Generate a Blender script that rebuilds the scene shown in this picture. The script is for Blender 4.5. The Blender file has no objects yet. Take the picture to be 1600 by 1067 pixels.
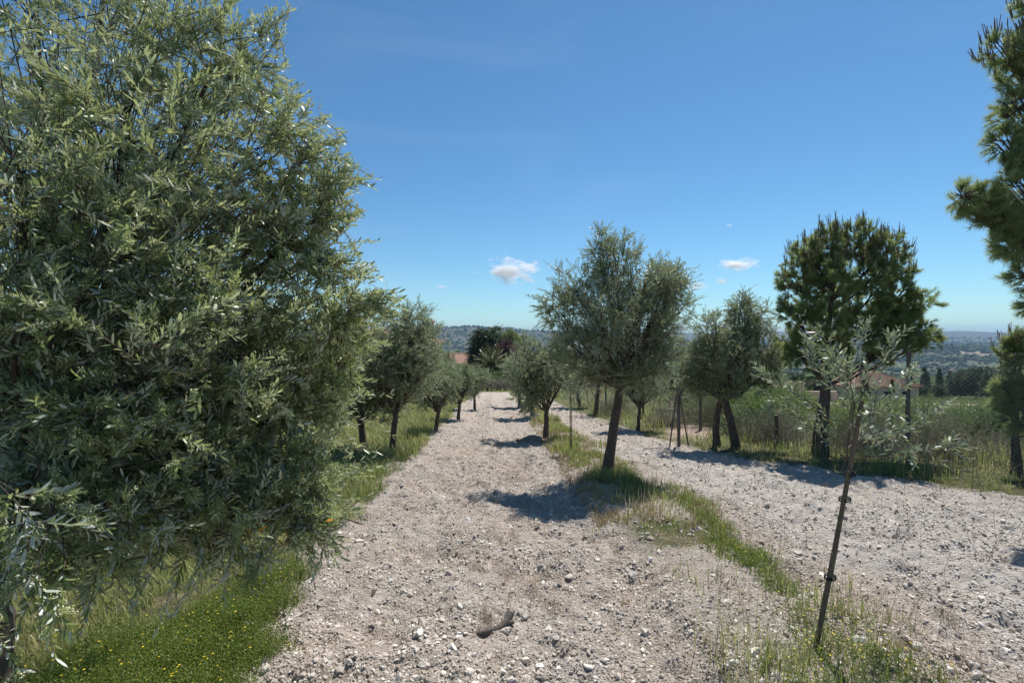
import bpy, math, random
import numpy as np
from mathutils import Vector
R = math.radians
rng = np.random.default_rng(7); random.seed(7)
SC = bpy.context.scene
COL = SC.collection

# ------------------------------------------------------------------ camera, sky, sun, exposure
EYE = 1.8; F = 800.0; HZ = 525.0; SL = 0.068          # eye height, focal length (px of a 1600 wide frame), horizon row, ground fall
cam = bpy.data.cameras.new('camera'); co = bpy.data.objects.new('camera', cam); COL.objects.link(co)
co.location = (0, 0, EYE); co.rotation_euler = (R(90), 0, 0)
cam.sensor_width = 36; cam.lens = 18; cam.shift_y = -8.5/1600
cam.clip_start = 0.05; cam.clip_end = 40000
SC.camera = co
SUN_EL, SUN_AZ = R(57), R(31)
w = bpy.data.worlds.new('World'); SC.world = w; w.use_nodes = True
nt = w.node_tree; bg = nt.nodes['Background']
sky = nt.nodes.new('ShaderNodeTexSky'); sky.sky_type = 'NISHITA'; sky.sun_disc = False
sky.sun_elevation = SUN_EL; sky.sun_rotation = SUN_AZ; sky.altitude = 700; sky.air_density = 1.0; sky.dust_density = 0.15; sky.ozone_density = 2.2
tint = nt.nodes.new('ShaderNodeMix'); tint.data_type = 'RGBA'; tint.blend_type = 'MULTIPLY'; tint.inputs[0].default_value = 1; tint.inputs[7].default_value = (.70, .925, 1, 1)
hsv = nt.nodes.new('ShaderNodeHueSaturation'); hsv.inputs['Saturation'].default_value = 1.07
nt.links.new(sky.outputs[0], tint.inputs[6]); nt.links.new(tint.outputs[2], hsv.inputs['Color'])
# thin high cirrus streaks
wtc = nt.nodes.new('ShaderNodeTexCoord'); wmp = nt.nodes.new('ShaderNodeMapping'); wmp.inputs['Scale'].default_value = (1.2, 1.2, 5.0); wmp.inputs['Rotation'].default_value = (0, .25, 0)
wn = nt.nodes.new('ShaderNodeTexNoise'); wn.inputs['Scale'].default_value = 1.6; wn.inputs['Detail'].default_value = 6; wn.inputs['Distortion'].default_value = .6
wr = nt.nodes.new('ShaderNodeMapRange'); wr.inputs[1].default_value = .5; wr.inputs[2].default_value = .85; wr.inputs[3].default_value = 0; wr.inputs[4].default_value = .08
nt.links.new(wtc.outputs['Generated'], wmp.inputs[0]); nt.links.new(wmp.outputs[0], wn.inputs['Vector']); nt.links.new(wn.outputs['Fac'], wr.inputs[0])
cir = nt.nodes.new('ShaderNodeMix'); cir.data_type = 'RGBA'; cir.inputs[7].default_value = (7, 7.6, 8, 1)
nt.links.new(wr.outputs[0], cir.inputs[0]); nt.links.new(hsv.outputs[0], cir.inputs[6]); nt.links.new(cir.outputs[2], bg.inputs[0]); bg.inputs[1].default_value = 0.083
sl = bpy.data.lights.new('sun', 'SUN'); sl.energy = 4.6; sl.angle = R(0.53); sl.color = (1.0, 0.955, 0.89)
so = bpy.data.objects.new('sun', sl); COL.objects.link(so)
sv = Vector((math.sin(SUN_AZ)*math.cos(SUN_EL), math.cos(SUN_AZ)*math.cos(SUN_EL), math.sin(SUN_EL)))
so.rotation_euler = sv.to_track_quat('Z', 'Y').to_euler(); so.location = sv*60
SC.view_settings.view_transform = 'Standard'; SC.view_settings.look = 'None'
SC.view_settings.exposure = 0.5; SC.view_settings.gamma = 1
SC.render.engine = 'CYCLES'
SC.cycles.max_bounces = 6; SC.cycles.diffuse_bounces = 3; SC.cycles.glossy_bounces = 2
SC.cycles.transmission_bounces = 4; SC.cycles.volume_bounces = 3; SC.cycles.transparent_max_bounces = 8
SC.cycles.use_denoising = True

# ------------------------------------------------------------------ noise and terrain
def h2(i, j, s):
    n = (i.astype(np.int64)*374761393 + j.astype(np.int64)*668265263 + s*1442695041) & 0xffffffff
    n = ((n ^ (n >> 13))*1274126177) & 0xffffffff
    return ((n ^ (n >> 16)) & 0xffff)/65535.0
def vn(x, y, sc, s=0):
    x = np.asarray(x, float)/sc; y = np.asarray(y, float)/sc
    i = np.floor(x); j = np.floor(y); u = x-i; v = y-j
    u = u*u*u*(u*(u*6-15)+10); v = v*v*v*(v*(v*6-15)+10)
    i = i.astype(np.int64); j = j.astype(np.int64)
    return (h2(i, j, s)*(1-u)+h2(i+1, j, s)*u)*(1-v)+(h2(i, j+1, s)*(1-u)+h2(i+1, j+1, s)*u)*v
def sm(a, b, x): t = np.clip((x-a)/(b-a), 0, 1); return t*t*(3-2*t)
YS = np.array([-200, -60, 0, 48, 62, 90, 150, 260, 420, 700, 1000, 9000.])
ZS = np.array([8, 4.08, 0, -3.26, -4.3, -7.6, -14, -26, -40, -56, -60, -60.])
def path_c(y): return -0.22 - 0.033*y                  # centre line of the left lane
def fence_x(y): return np.interp(y, [0, 5, 7.6, 9.25, 10.2, 12, 14.5, 18, 24, 32, 48, 60], [13.5, 11.6, 9.6, 7.4, 6.7, 5.9, 4.9, 4.1, 3.5, 2.9, 1.6, .8])
def lane2(y):                                          # left and right edge of the right-hand lane
    l = np.interp(y, [0, 3, 6, 9, 14, 20, 30, 45], [2.9, 2.75, 2.35, 2.15, 1.75, 1.35, .75, -.1])
    r = np.interp(y, [0, 4, 6.5, 8.7, 10.2, 12, 14, 18, 28, 45], [9.5, 8.2, 7.2, 6.3, 4.9, 4.2, 3.75, 3.2, 2.5, 1.2])
    return l, r
def zones(x, y):
    wob = (vn(x, y, .7, 3)-.5)*.7 + (vn(x, y, .18, 4)-.5)*.25
    c = path_c(y)
    lane1 = sm(-.25, .15, 1.58 - np.abs(x-c) + wob*.7)
    l, r = lane2(y)
    ln2 = sm(-.25, .2, np.minimum(x-l, r-x)+wob)
    endf = 1-sm(42, 46, y+wob*3)
    grav = np.maximum(lane1, ln2)*endf
    mid = ((x > c) & (x < l+.5)) * (1-grav)*endf       # sparse strip between the lanes
    xt = 4.9+(y-14)*.336
    tr = sm(-.2, .3, (0.75+(y-14)*.028) - np.abs(x-xt)+wob*.5)*sm(12.5, 15, y)*(1-sm(58, 64, y))
    rd = sm(-.4, .4, 1.9-np.abs((y-53)-(x-24)*.12)+wob)*sm(18, 20, x)*(1-sm(60, 64, x))
    tr = np.maximum(tr, rd)
    return grav, mid, tr
def H(x, y, detail=True):
    x = np.asarray(x, float); y = np.asarray(y, float)
    z = -SL*y
    far = y > 45
    z = np.where(far, np.interp(y, YS, ZS), z)
    z = z - sm(20, 90, x)*sm(30, 90, y)*2.0 - np.clip((x-9.5)*.08, 0, 1.5)*sm(8, 16, y)
    z = z + np.where(y > 60, (vn(x, y, 60, 11)-.5)*sm(60, 160, y)*6 + (vn(x, y, 17, 12)-.5)*sm(60, 110, y)*1.2, 0)
    u = x/np.maximum(y, 1.0)
    D = np.sqrt(x*x*.25+y*y)
    rough = (vn(x, y, 420, 21)-.5)*34+(vn(x, y, 160, 22)-.5)*13
    ctr = 1-sm(.2, .36, u)
    bl = sm(1450, 1850, D)*(1-ctr)*(26+rough*.55)
    z = z + bl*(D > 1300)
    topc = 96 + 14*np.cos((u+.1)*16) + rough*.35
    hillc = sm(1650, 2750, D)*ctr*topc
    topr = 64 + 30*np.exp(-((u-.87)/.06)**2) - 22*np.exp(-((u-.79)/.04)**2)+34*np.exp(-((u-.5)/.1)**2) + (vn(x, y, 900, 23)-.5)*22
    hillr = sm(3200, 5200, D)*(1-ctr)*topr*.9
    z = z + np.where(D > 1500, hillc+hillr, 0)
    if detail:
        g, m, t = zones(x, y)
        near = 1-sm(30, 50, y)
        a = (vn(x, y, .55, 31)-.5)*.11+(vn(x, y, .21, 32)-.5)*.085+(vn(x, y, .10, 33)-.5)*.055+(vn(x, y, .055, 35)-.5)*.024
        z = z + near*a*(.45+.55*g)
        c = path_c(y)
        z = z + near*(0.05*np.exp(-((x-c-.05)/.18)**2)-.05*np.exp(-((x-c+.55)/.25)**2)-.05*np.exp(-((x-c-.6)/.25)**2)*.7)*sm(.1,.9,g)
        z = z + near*m*.10
        z = z + near*np.where(x < c-1.5, -.10*sm(0, 1.2, c-1.5-x), 0)
    return z
def Hs(x, y): return float(H(np.array([x]), np.array([y]))[0])
def at(px, py, d):                                     # a point d metres ahead
    return np.array([(px-800)/F*d, d, EYE-(py-HZ)/F*d])
def gp(px, py):                                        # where a photo pixel meets the sloping ground
    d = EYE/((py-HZ)/F-SL); x = (px-800)/F*d
    return np.array([x, d, Hs(x, d)-.02])

# ------------------------------------------------------------------ mesh helpers
def tag(o, label=None, cat=None, group=None, kind=None):
    if label: o['label'] = label
    if cat: o['category'] = cat
    if group: o['group'] = group
    if kind: o['kind'] = kind
    return o
def empty(name, loc, label, cat, group=None):
    o = bpy.data.objects.new(name, None); COL.objects.link(o); o.location = [float(v) for v in loc]; o.empty_display_size = .2
    return tag(o, label, cat, group)
class MB:
    def __init__(s): s.v = []; s.f = []; s.n = []; s.m = []; s.r = []; s.k = 0; s.smooth = []
    def add(s, v, f, mat=0, rnd=0.0, smooth=False):
        v = np.asarray(v, np.float32).reshape(-1, 3); f = np.asarray(f, np.int64)
        if f.size == 0: return
        s.v.append(v); s.f.append((f+s.k).ravel()); s.n.append(np.full(len(f), f.shape[1], np.int32))
        s.m.append(np.full(len(f), mat, np.int32)); s.smooth.append(np.full(len(f), smooth, bool))
        s.r.append(np.broadcast_to(np.asarray(rnd, np.float32), (len(v),)).astype(np.float32)); s.k += len(v)
    def build(s, name, mats, parent=None, origin=None):
        me = bpy.data.meshes.new(name)
        v = np.concatenate(s.v); f = np.concatenate(s.f); n = np.concatenate(s.n)
        if origin is not None: v = v-np.asarray(origin, np.float32)
        me.vertices.add(len(v)); me.vertices.foreach_set('co', v.astype(np.float32).ravel())
        me.loops.add(len(f)); me.loops.foreach_set('vertex_index', f.astype(np.int32))
        me.polygons.add(len(n)); st = np.concatenate([[0], np.cumsum(n)[:-1]]).astype(np.int32)
        me.polygons.foreach_set('loop_start', st); me.polygons.foreach_set('loop_total', n)
        for m in (mats if isinstance(mats, (list, tuple)) else [mats]): me.materials.append(m)
        me.polygons.foreach_set('material_index', np.concatenate(s.m))
        me.polygons.foreach_set('use_smooth', np.concatenate(s.smooth))
        a = me.attributes.new('rnd', 'FLOAT', 'POINT'); a.data.foreach_set('value', np.concatenate(s.r))
        me.update(calc_edges=True); me.validate()
        o = bpy.data.objects.new(name, me); COL.objects.link(o)
        if parent is not None: o.parent = parent
        if origin is not None and parent is None: o.location = [float(q) for q in origin]
        return o
def nrm(a): return a/np.maximum(np.linalg.norm(a, axis=-1, keepdims=True), 1e-9)
def tube(mb, pts, rad, n=8, mat=0, rnd=.5, lump=0.0, cap=True):
    pts = np.asarray(pts, float); rad = np.broadcast_to(np.asarray(rad, float), (len(pts),))
    d = nrm(np.gradient(pts, axis=0)); ref = np.array([0.13, 1, 0.07]) if abs(d[0][1]) < .8 else np.array([1, .1, .1])
    a = nrm(np.cross(d, ref)); b = np.cross(d, a)
    th = np.arange(n)*2*np.pi/n
    rr = rad[:, None]*(1+lump*(rng.random((len(pts), n))-.5)*2)
    V = pts[:, None]+rr[..., None]*(a[:, None]*np.cos(th)[None, :, None]+b[:, None]*np.sin(th)[None, :, None])
    V = V.reshape(-1, 3); m = len(pts)
    i = np.arange(m-1)[:, None]*n; j = np.arange(n)[None]; jn = (j+1) % n
    q = np.stack([i+j, i+jn, i+n+jn, i+n+j], -1).reshape(-1, 4)
    mb.add(V, q, mat, rnd, True)
    if cap:
        c = np.array([pts[0], pts[-1]]); V2 = np.concatenate([V[:n], c[:1], V[-n:], c[1:]])
        t = [[k, n, (k+1) % n][::-1] for k in range(n)]+[[n+1+k, n+1+(k+1) % n, 2*n+1] for k in range(n)]
        mb.add(V2, t, mat, rnd, False)
def bez(a, b, c, n=8):
    t = np.linspace(0, 1, n)[:, None]; return (1-t)**2*a+2*t*(1-t)*b+t*t*c
def sticks(mb, A, B, r0, r1, mat=0, rnd=.5):           # many thin three-sided twigs at once
    A = np.asarray(A, float).reshape(-1, 3); B = np.asarray(B, float).reshape(-1, 3); n = len(A)
    d = nrm(B-A); ref = np.where(np.abs(d[:, 2:3]) > .9, [[1., 0, 0]], [[0, 0, 1.]])
    a = nrm(np.cross(d, ref)); b = np.cross(d, a); r0 = np.broadcast_to(r0, (n,)); r1 = np.broadcast_to(r1, (n,))
    V = []
    for P, r in ((A, r0), (B, r1)):
        for k in range(3): V.append(P+r[:, None]*(a*math.cos(k*2.0944)+b*math.sin(k*2.0944)))
    V = np.stack(V, 1); i = np.arange(n)[:, None]*6
    q = np.concatenate([i+np.array([[k, (k+1) % 3, 3+(k+1) % 3, 3+k]]) for k in range(3)])
    mb.add(V.reshape(-1, 3), q, mat, rnd, True)
def leaves(mb, P, D, N, L, W, mat=0, rnd=None, hi=True):
    n = len(P); S = nrm(np.cross(D, N)); N = np.cross(S, D); L = np.broadcast_to(L, (n,))[:, None]; W = np.broadcast_to(W, (n,))[:, None]
    cv = (rng.random((n, 1))-.35)*.25*L
    if hi:
        V = np.stack([P, P+D*L*.3+S*W*.45+N*W*.12+N*cv*.35, P+D*L*.3-S*W*.45+N*W*.12+N*cv*.35, P+D*L*.72+S*W*.42+N*W*.1+N*cv*.25,
                      P+D*L*.72-S*W*.42+N*W*.1+N*cv*.25, P+D*L-N*cv*.5], 1)
        i = np.arange(n)[:, None]*6
        q = i+np.array([[2, 1, 3, 4]]); t = np.concatenate([i+np.array([[0, 1, 2]]), i+np.array([[4, 3, 5]])])
        k = 6
    else:
        V = np.stack([P, P+D*L*.5+S*W*.5+N*cv*.3, P+D*L, P+D*L*.5-S*W*.5+N*cv*.3], 1); i = np.arange(n)[:, None]*4
        q = i+np.array([[0, 1, 2, 3]]); t = None; k = 4
    if rnd is None: rnd = rng.random(n)
    rr = np.repeat(rnd, k)
    base = mb.k; mb.add(V.reshape(-1, 3), q, mat, rr)
    if t is not None:
        mb.f.append((t+base).ravel()); mb.n.append(np.full(len(t), 3, np.int32)); mb.m.append(np.full(len(t), mat, np.int32)); mb.smooth.append(np.zeros(len(t), bool))
def rdir(n, up=0.0):
    v = rng.normal(size=(n, 3)); v = nrm(v); v[:, 2] += up; return nrm(v)
def shoots(mb, B, D, L, pairs, ll, lw, hi=True, lm=0, tm=1, ang=(35, 65), droop=.12, tr=.0022, lump=.25, twig=True):
    """leafy shoots: a thin curved twig with pairs of opposite leaves"""
    n = len(B); L = np.broadcast_to(L, (n,))
    side = nrm(np.cross(D, rdir(n))); side2 = np.cross(D, side)
    def ptat(t): return B+D*(L*t)[:, None]+side*(L*t*t*.16)[:, None]+np.array([0, 0, -1.])*(L*t*t*droop)[:, None]
    if twig:
        m = ptat(np.full(n, .5)); e = ptat(np.full(n, .97))
        sticks(mb, B, m, tr, tr*.8, tm); sticks(mb, m, e, tr*.8, tr*.35, tm)
    P = []; DD = []; NN = []; LL = []; sr = rng.random(n)*.5; RR = []
    for k in range(pairs):
        t = (k+.7)/pairs; ph = (k % 2)*math.pi/2
        p = ptat(np.full(n, t)); ax = nrm(D+side*.3*t)
        for s in (0, math.pi):
            f = ph+s+rng.normal(0, .35, n); al = np.radians(rng.uniform(ang[0], ang[1], n))*(1-.35*t)
            pr = side*np.cos(f)[:, None]+side2*np.sin(f)[:, None]
            d = nrm(ax*np.cos(al)[:, None]+pr*np.sin(al)[:, None])
            nn = nrm(ax*np.sin(al)[:, None]-pr*np.cos(al)[:, None]+rdir(n)*.55+np.array([0, 0, .35]))
            P.append(p); DD.append(d); NN.append(nn); LL.append(ll*rng.uniform(.6, 1.15, n)*(1-.25*abs(t-.45))); RR.append(np.clip(sr+rng.random(n)*.5, 0, 1))
    P = np.concatenate(P); DD = np.concatenate(DD); NN = np.concatenate(NN); LL = np.concatenate(LL); RR = np.concatenate(RR)
    leaves(mb, P, DD, NN, LL, LL*(lw/ll)*rng.uniform(.8, 1.2, len(LL)), lm, RR, hi)
def needles(mb, B, D, L, nn, nl, nw, lm=0, tm=1, tr=.006):
    n = len(B); L = np.broadcast_to(L, (n,))
    sticks(mb, B, B+D*L[:, None], tr, tr*.5, tm)
    k = np.repeat(np.arange(n), nn); m = len(k); t = rng.uniform(.25, 1.02, m)
    P = B[k]+D[k]*(L[k]*t)[:, None]; pr = nrm(np.cross(D[k], rdir(m))); al = np.radians(rng.uniform(22, 62, m))
    d = nrm(D[k]*np.cos(al)[:, None]+pr*np.sin(al)[:, None]); s = nrm(np.cross(d, rdir(m)))*nw; l = nl*rng.uniform(.7, 1.15, m)
    V = np.stack([P-s, P+s, P+d*l[:, None]+np.array([0, 0, -.08])*l[:, None]], 1)
    i = np.arange(m)[:, None]*3
    mb.add(V.reshape(-1, 3), i+np.array([[0, 1, 2]]), lm, np.repeat(np.clip(rng.random(n)[k]*.6+rng.random(m)*.4, 0, 1), 3))
def box(mb, c, s, mat=0, rot=0.0, rnd=.5):
    c = np.asarray(c, float); s = np.asarray(s, float)/2
    v = np.array([[a, b, d] for a in (-1, 1) for b in (-1, 1) for d in (-1, 1)])*s
    cr, sr = math.cos(rot), math.sin(rot); v = np.stack([v[:, 0]*cr-v[:, 1]*sr, v[:, 0]*sr+v[:, 1]*cr, v[:, 2]], 1)+c
    mb.add(v, [[0, 1, 3, 2], [4, 6, 7, 5], [0, 4, 5, 1], [2, 3, 7, 6], [0, 2, 6, 4], [1, 5, 7, 3]], mat, rnd)
def ico(sub=1):
    t = (1+5**.5)/2
    v = nrm(np.array([[-1, t, 0], [1, t, 0], [-1, -t, 0], [1, -t, 0], [0, -1, t], [0, 1, t], [0, -1, -t], [0, 1, -t], [t, 0, -1], [t, 0, 1], [-t, 0, -1], [-t, 0, 1]], float))
    f = [[0, 11, 5], [0, 5, 1], [0, 1, 7], [0, 7, 10], [0, 10, 11], [1, 5, 9], [5, 11, 4], [11, 10, 2], [10, 7, 6], [7, 1, 8], [3, 9, 4], [3, 4, 2], [3, 2, 6], [3, 6, 8], [3, 8, 9], [4, 9, 5], [2, 4, 11], [6, 2, 10], [8, 6, 7], [9, 8, 1]]
    v = list(map(tuple, v))
    for _ in range(sub):
        c = {}; nf = []
        def mid(a, b):
            k = (min(a, b), max(a, b))
            if k not in c: p = nrm(np.array(v[a])+np.array(v[b])); v.append(tuple(p)); c[k] = len(v)-1
            return c[k]
        for a, b, d in f:
            x, y, z = mid(a, b), mid(b, d), mid(d, a); nf += [[a, x, z], [b, y, x], [d, z, y], [x, y, z]]
        f = nf
    return np.array(v), np.array(f)
def rocks(mb, P, S, sub, rnd, flat=(.45, .8), rough=.28):
    bv, bf = ico(sub); n = len(P); k = len(bv)
    V = np.broadcast_to(bv, (n, k, 3)).copy()
    # a few random cutting planes give each stone flat broken faces
    for _ in range(8):
        d = rdir(n); h = rng.uniform(.38, .8, n); dp = np.einsum('nkc,nc->nk', V, d)-h[:, None]
        V -= np.maximum(dp, 0)[..., None]*d[:, None, :]
    V *= 1+(rng.random((n, k, 1))-.5)*rough
    sc = np.stack([rng.uniform(.75, 1.3, n), rng.uniform(.6, 1., n), rng.uniform(flat[0], flat[1], n)], 1)*S[:, None]
    V *= sc[:, None]
    a = rng.uniform(0, 6.28, n); b = rng.normal(0, .35, n); ca, sa, cb, sb = np.cos(a), np.sin(a), np.cos(b), np.sin(b)
    x, y, z = V[..., 0], V[..., 1], V[..., 2]
    x, z = x*cb[:, None]+z*sb[:, None], -x*sb[:, None]+z*cb[:, None]
    x, y = x*ca[:, None]-y*sa[:, None], x*sa[:, None]+y*ca[:, None]
    V = np.stack([x, y, z], -1)+P[:, None]
    i = np.arange(n)[:, None, None]*k
    mb.add(V.reshape(-1, 3), (bf[None]+i).reshape(-1, 3), 0, np.repeat(rnd, k))

# ------------------------------------------------------------------ materials
def newmat(name):
    m = bpy.data.materials.new(name); m.use_nodes = True; t = m.node_tree; t.nodes.clear()
    o = t.nodes.new('ShaderNodeOutputMaterial'); return m, t, o
def N(t, ty, **k):
    n = t.nodes.new(ty)
    for a, b in k.items():
        if a == 'inp':
            for i, v in b.items(): n.inputs[i].default_value = v
        else: setattr(n, a, b)
    return n
def ramp(t, fac, stops):
    r = t.nodes.new('ShaderNodeValToRGB'); e = r.color_ramp.elements
    while len(e) < len(stops): e.new(.5)
    for k, (p, c) in enumerate(stops): e[k].position = p; e[k].color = (*c, 1) if len(c) == 3 else c
    t.links.new(fac, r.inputs[0]); return r.outputs[0]
def mixc(t, f, a, b):
    m = t.nodes.new('ShaderNodeMix'); m.data_type = 'RGBA'
    for s, v in ((0, f), (6, a), (7, b)):
        if hasattr(v, 'links') or isinstance(v, bpy.types.NodeSocket): t.links.new(v, m.inputs[s])
        else: m.inputs[s].default_value = v if s == 0 else (*v, 1)
    return m.outputs[2]
def noise(t, scale, detail=3, rough=.6, vec=None):
    n = N(t, 'ShaderNodeTexNoise', inp={'Scale': scale, 'Detail': detail, 'Roughness': rough})
    if vec is not None: t.links.new(vec, n.inputs['Vector'])
    return n.outputs['Fac']
def leafmat(name, stops, under, rough=.4, trans=.25, tcol=(.25, .3, .08), spec=.5):
    m, t, o = newmat(name); a = N(t, 'ShaderNodeAttribute', attribute_name='rnd')
    c = ramp(t, a.outputs['Fac'], stops); g = N(t, 'ShaderNodeNewGeometry')
    c2 = mixc(t, g.outputs['Backfacing'], c, under) if under else c
    p = N(t, 'ShaderNodeBsdfPrincipled', inp={'Roughness': rough, 'Specular IOR Level': spec}); t.links.new(c2, p.inputs['Base Color'])
    tl = N(t, 'ShaderNodeBsdfTranslucent'); tl.inputs[0].default_value = (*tcol, 1)
    mx = N(t, 'ShaderNodeMixShader', inp={0: trans}); t.links.new(p.outputs[0], mx.inputs[1]); t.links.new(tl.outputs[0], mx.inputs[2])
    t.links.new(mx.outputs[0], o.inputs[0]); return m
def barkmat(name, a, b, scale=14, rough=.9, bump=.02, stretch=.25):
    m, t, o = newmat(name); tc = N(t, 'ShaderNodeTexCoord'); mp = N(t, 'ShaderNodeMapping', inp={'Scale': (1, 1, stretch)}); t.links.new(tc.outputs['Object'], mp.inputs[0])
    f = noise(t, scale, 6, .7, mp.outputs[0]); c = ramp(t, f, [(.3, a), (.7, b)])
    p = N(t, 'ShaderNodeBsdfPrincipled', inp={'Roughness': rough, 'Specular IOR Level': .2}); t.links.new(c, p.inputs['Base Color'])
    bp = N(t, 'ShaderNodeBump', inp={'Strength': .9, 'Distance': bump}); t.links.new(f, bp.inputs['Height']); t.links.new(bp.outputs[0], p.inputs['Normal'])
    t.links.new(p.outputs[0], o.inputs[0]); return m
M = {}
M['olive'] = leafmat('olive_leaf', [(0, (.10, .14, .06)), (.55, (.19, .24, .11)), (.96, (.31, .35, .17)), (.985, (.34, .36, .16))], (.48, .52, .43), .42, .3, (.33, .38, .17), .5)
M['olive_near'] = leafmat('olive_leaf_near', [(0, (.075, .12, .045)), (.5, (.17, .225, .09)), (.9, (.33, .37, .16)), (.985, (.33, .39, .13)), (.992, (.75, .28, .02))], (.58, .61, .52), .42, .35, (.42, .48, .18), .5)
M['sapling'] = leafmat('young_olive_leaf', [(0, (.12, .16, .09)), (1, (.24, .29, .17))], (.42, .46, .38), .4, .25, (.25, .3, .12))
M['blossom'] = leafmat('olive_blossom', [(0, (.48, .52, .22)), (1, (.80, .80, .50))], None, .6, .2, (.4, .45, .15), .2)
M['pine'] = leafmat('pine_needle', [(0, (.10, .15, .06)), (.6, (.22, .285, .115)), (1, (.38, .43, .19))], None, .45, .42, (.42, .50, .18), .5)
M['candle'] = barkmat('pine_candle', (.17, .14, .09), (.30, .25, .16), 60)
M['bark'] = barkmat('olive_bark', (.05, .038, .03), (.17, .13, .105), 22, .9, .03)
M['darkbark'] = barkmat('pine_bark', (.05, .04, .034), (.18, .145, .12), 18, .95, .04)
M['twig'] = barkmat('twig', (.10, .085, .06), (.20, .165, .12), 40)
M['stake'] = barkmat('stake_wood', (.06, .045, .035), (.22, .17, .13), 30, .8, .004, .08)
M['greywood'] = barkmat('weathered_post', (.07, .06, .05), (.20, .175, .15), 26, .9, .01, .1)
M['rubber'] = barkmat('black_tie', (.01, .01, .01), (.02, .02, .02), 30, .6)
M['steel'] = barkmat('fence_steel', (.05, .05, .05), (.13, .125, .12), 8, .5, .002)
M['wire'] = barkmat('fence_wire', (.22, .22, .22), (.34, .34, .34), 8, .45, .001)
M['grass'] = leafmat('grass_blade', [(0, (.10, .15, .035)), (.35, (.19, .235, .065)), (.65, (.33, .32, .13)), (1, (.52, .45, .26))], None, .5, .38, (.38, .42, .14), .3)
M['green'] = leafmat('green_weed', [(0, (.08, .125, .025)), (1, (.22, .28, .055))], None, .45, .35, (.3, .36, .06), .35)
M['dry'] = leafmat('dry_straw', [(0, (.20, .14, .08)), (1, (.44, .35, .2))], None, .7, .2, (.4, .3, .15), .2)
M['yellow'] = leafmat('yellow_petal', [(0, (.75, .55, .02)), (1, (.85, .7, .05))], None, .6, .3, (.8, .6, .05), .2)
M['scrub'] = leafmat('scrub_leaf', [(0, (.06, .10, .035)), (.6, (.12, .165, .06)), (1, (.22, .25, .11))], None, .5, .33, (.26, .34, .09), .3)
M['bright'] = leafmat('bright_shrub_leaf', [(0, (.065, .115, .035)), (1, (.15, .21, .07))], None, .45, .33, (.20, .29, .08), .35)
M['greyshrub'] = leafmat('grey_shrub_leaf', [(0, (.16, .18, .13)), (1, (.34, .34, .28))], None, .6, .2, (.25, .25, .15), .2)
M['purple'] = leafmat('plum_leaf', [(0, (.05, .022, .03)), (1, (.12, .055, .065))], None, .45, .25, (.12, .035, .045), .35)
M['dark'] = leafmat('conifer_leaf', [(0, (.035, .06, .025)), (1, (.10, .14, .05))], None, .5, .15, (.08, .12, .03), .3)
M['palm'] = leafmat('palm_leaf', [(0, (.06, .09, .03)), (1, (.17, .18, .06))], None, .4, .2, (.2, .22, .06), .4)
M['rusty'] = leafmat('rusty_leaf', [(0, (.16, .09, .04)), (1, (.30, .18, .09))], None, .7, .2, (.3, .15, .06), .2)
M['farwood'] = leafmat('far_wood', [(0, (.035, .06, .022)), (.6, (.06, .095, .035)), (1, (.10, .13, .05))], None, .8, .0, (0, 0, 0), .1)
def stonemat(name, a, b, c):
    m, t, o = newmat(name); at_ = N(t, 'ShaderNodeAttribute', attribute_name='rnd'); tc = N(t, 'ShaderNodeTexCoord')
    base = ramp(t, at_.outputs['Fac'], [(0, a), (.55, b), (1, c)]); f = noise(t, 45, 5, .7, tc.outputs['Object'])
    dk = ramp(t, f, [(.3, (.72, .70, .68)), (.62, (1.08, 1.07, 1.05))]); mm = N(t, 'ShaderNodeMix', data_type='RGBA', blend_type='MULTIPLY', inp={0: 1.0})
    t.links.new(base, mm.inputs[6]); t.links.new(dk, mm.inputs[7])
    p = N(t, 'ShaderNodeBsdfPrincipled', inp={'Roughness': .9, 'Specular IOR Level': .25}); t.links.new(mm.outputs[2], p.inputs['Base Color'])
    bp = N(t, 'ShaderNodeBump', inp={'Strength': .7, 'Distance': .006}); t.links.new(f, bp.inputs['Height']); t.links.new(bp.outputs[0], p.inputs['Normal'])
    t.links.new(p.outputs[0], o.inputs[0]); return m
M['stone'] = stonemat('limestone', (.27, .225, .18), (.50, .445, .385), (.82, .775, .71))
M['rock'] = stonemat('grey_rock', (.33, .31, .27), (.45, .43, .38), (.55, .53, .48))

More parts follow.
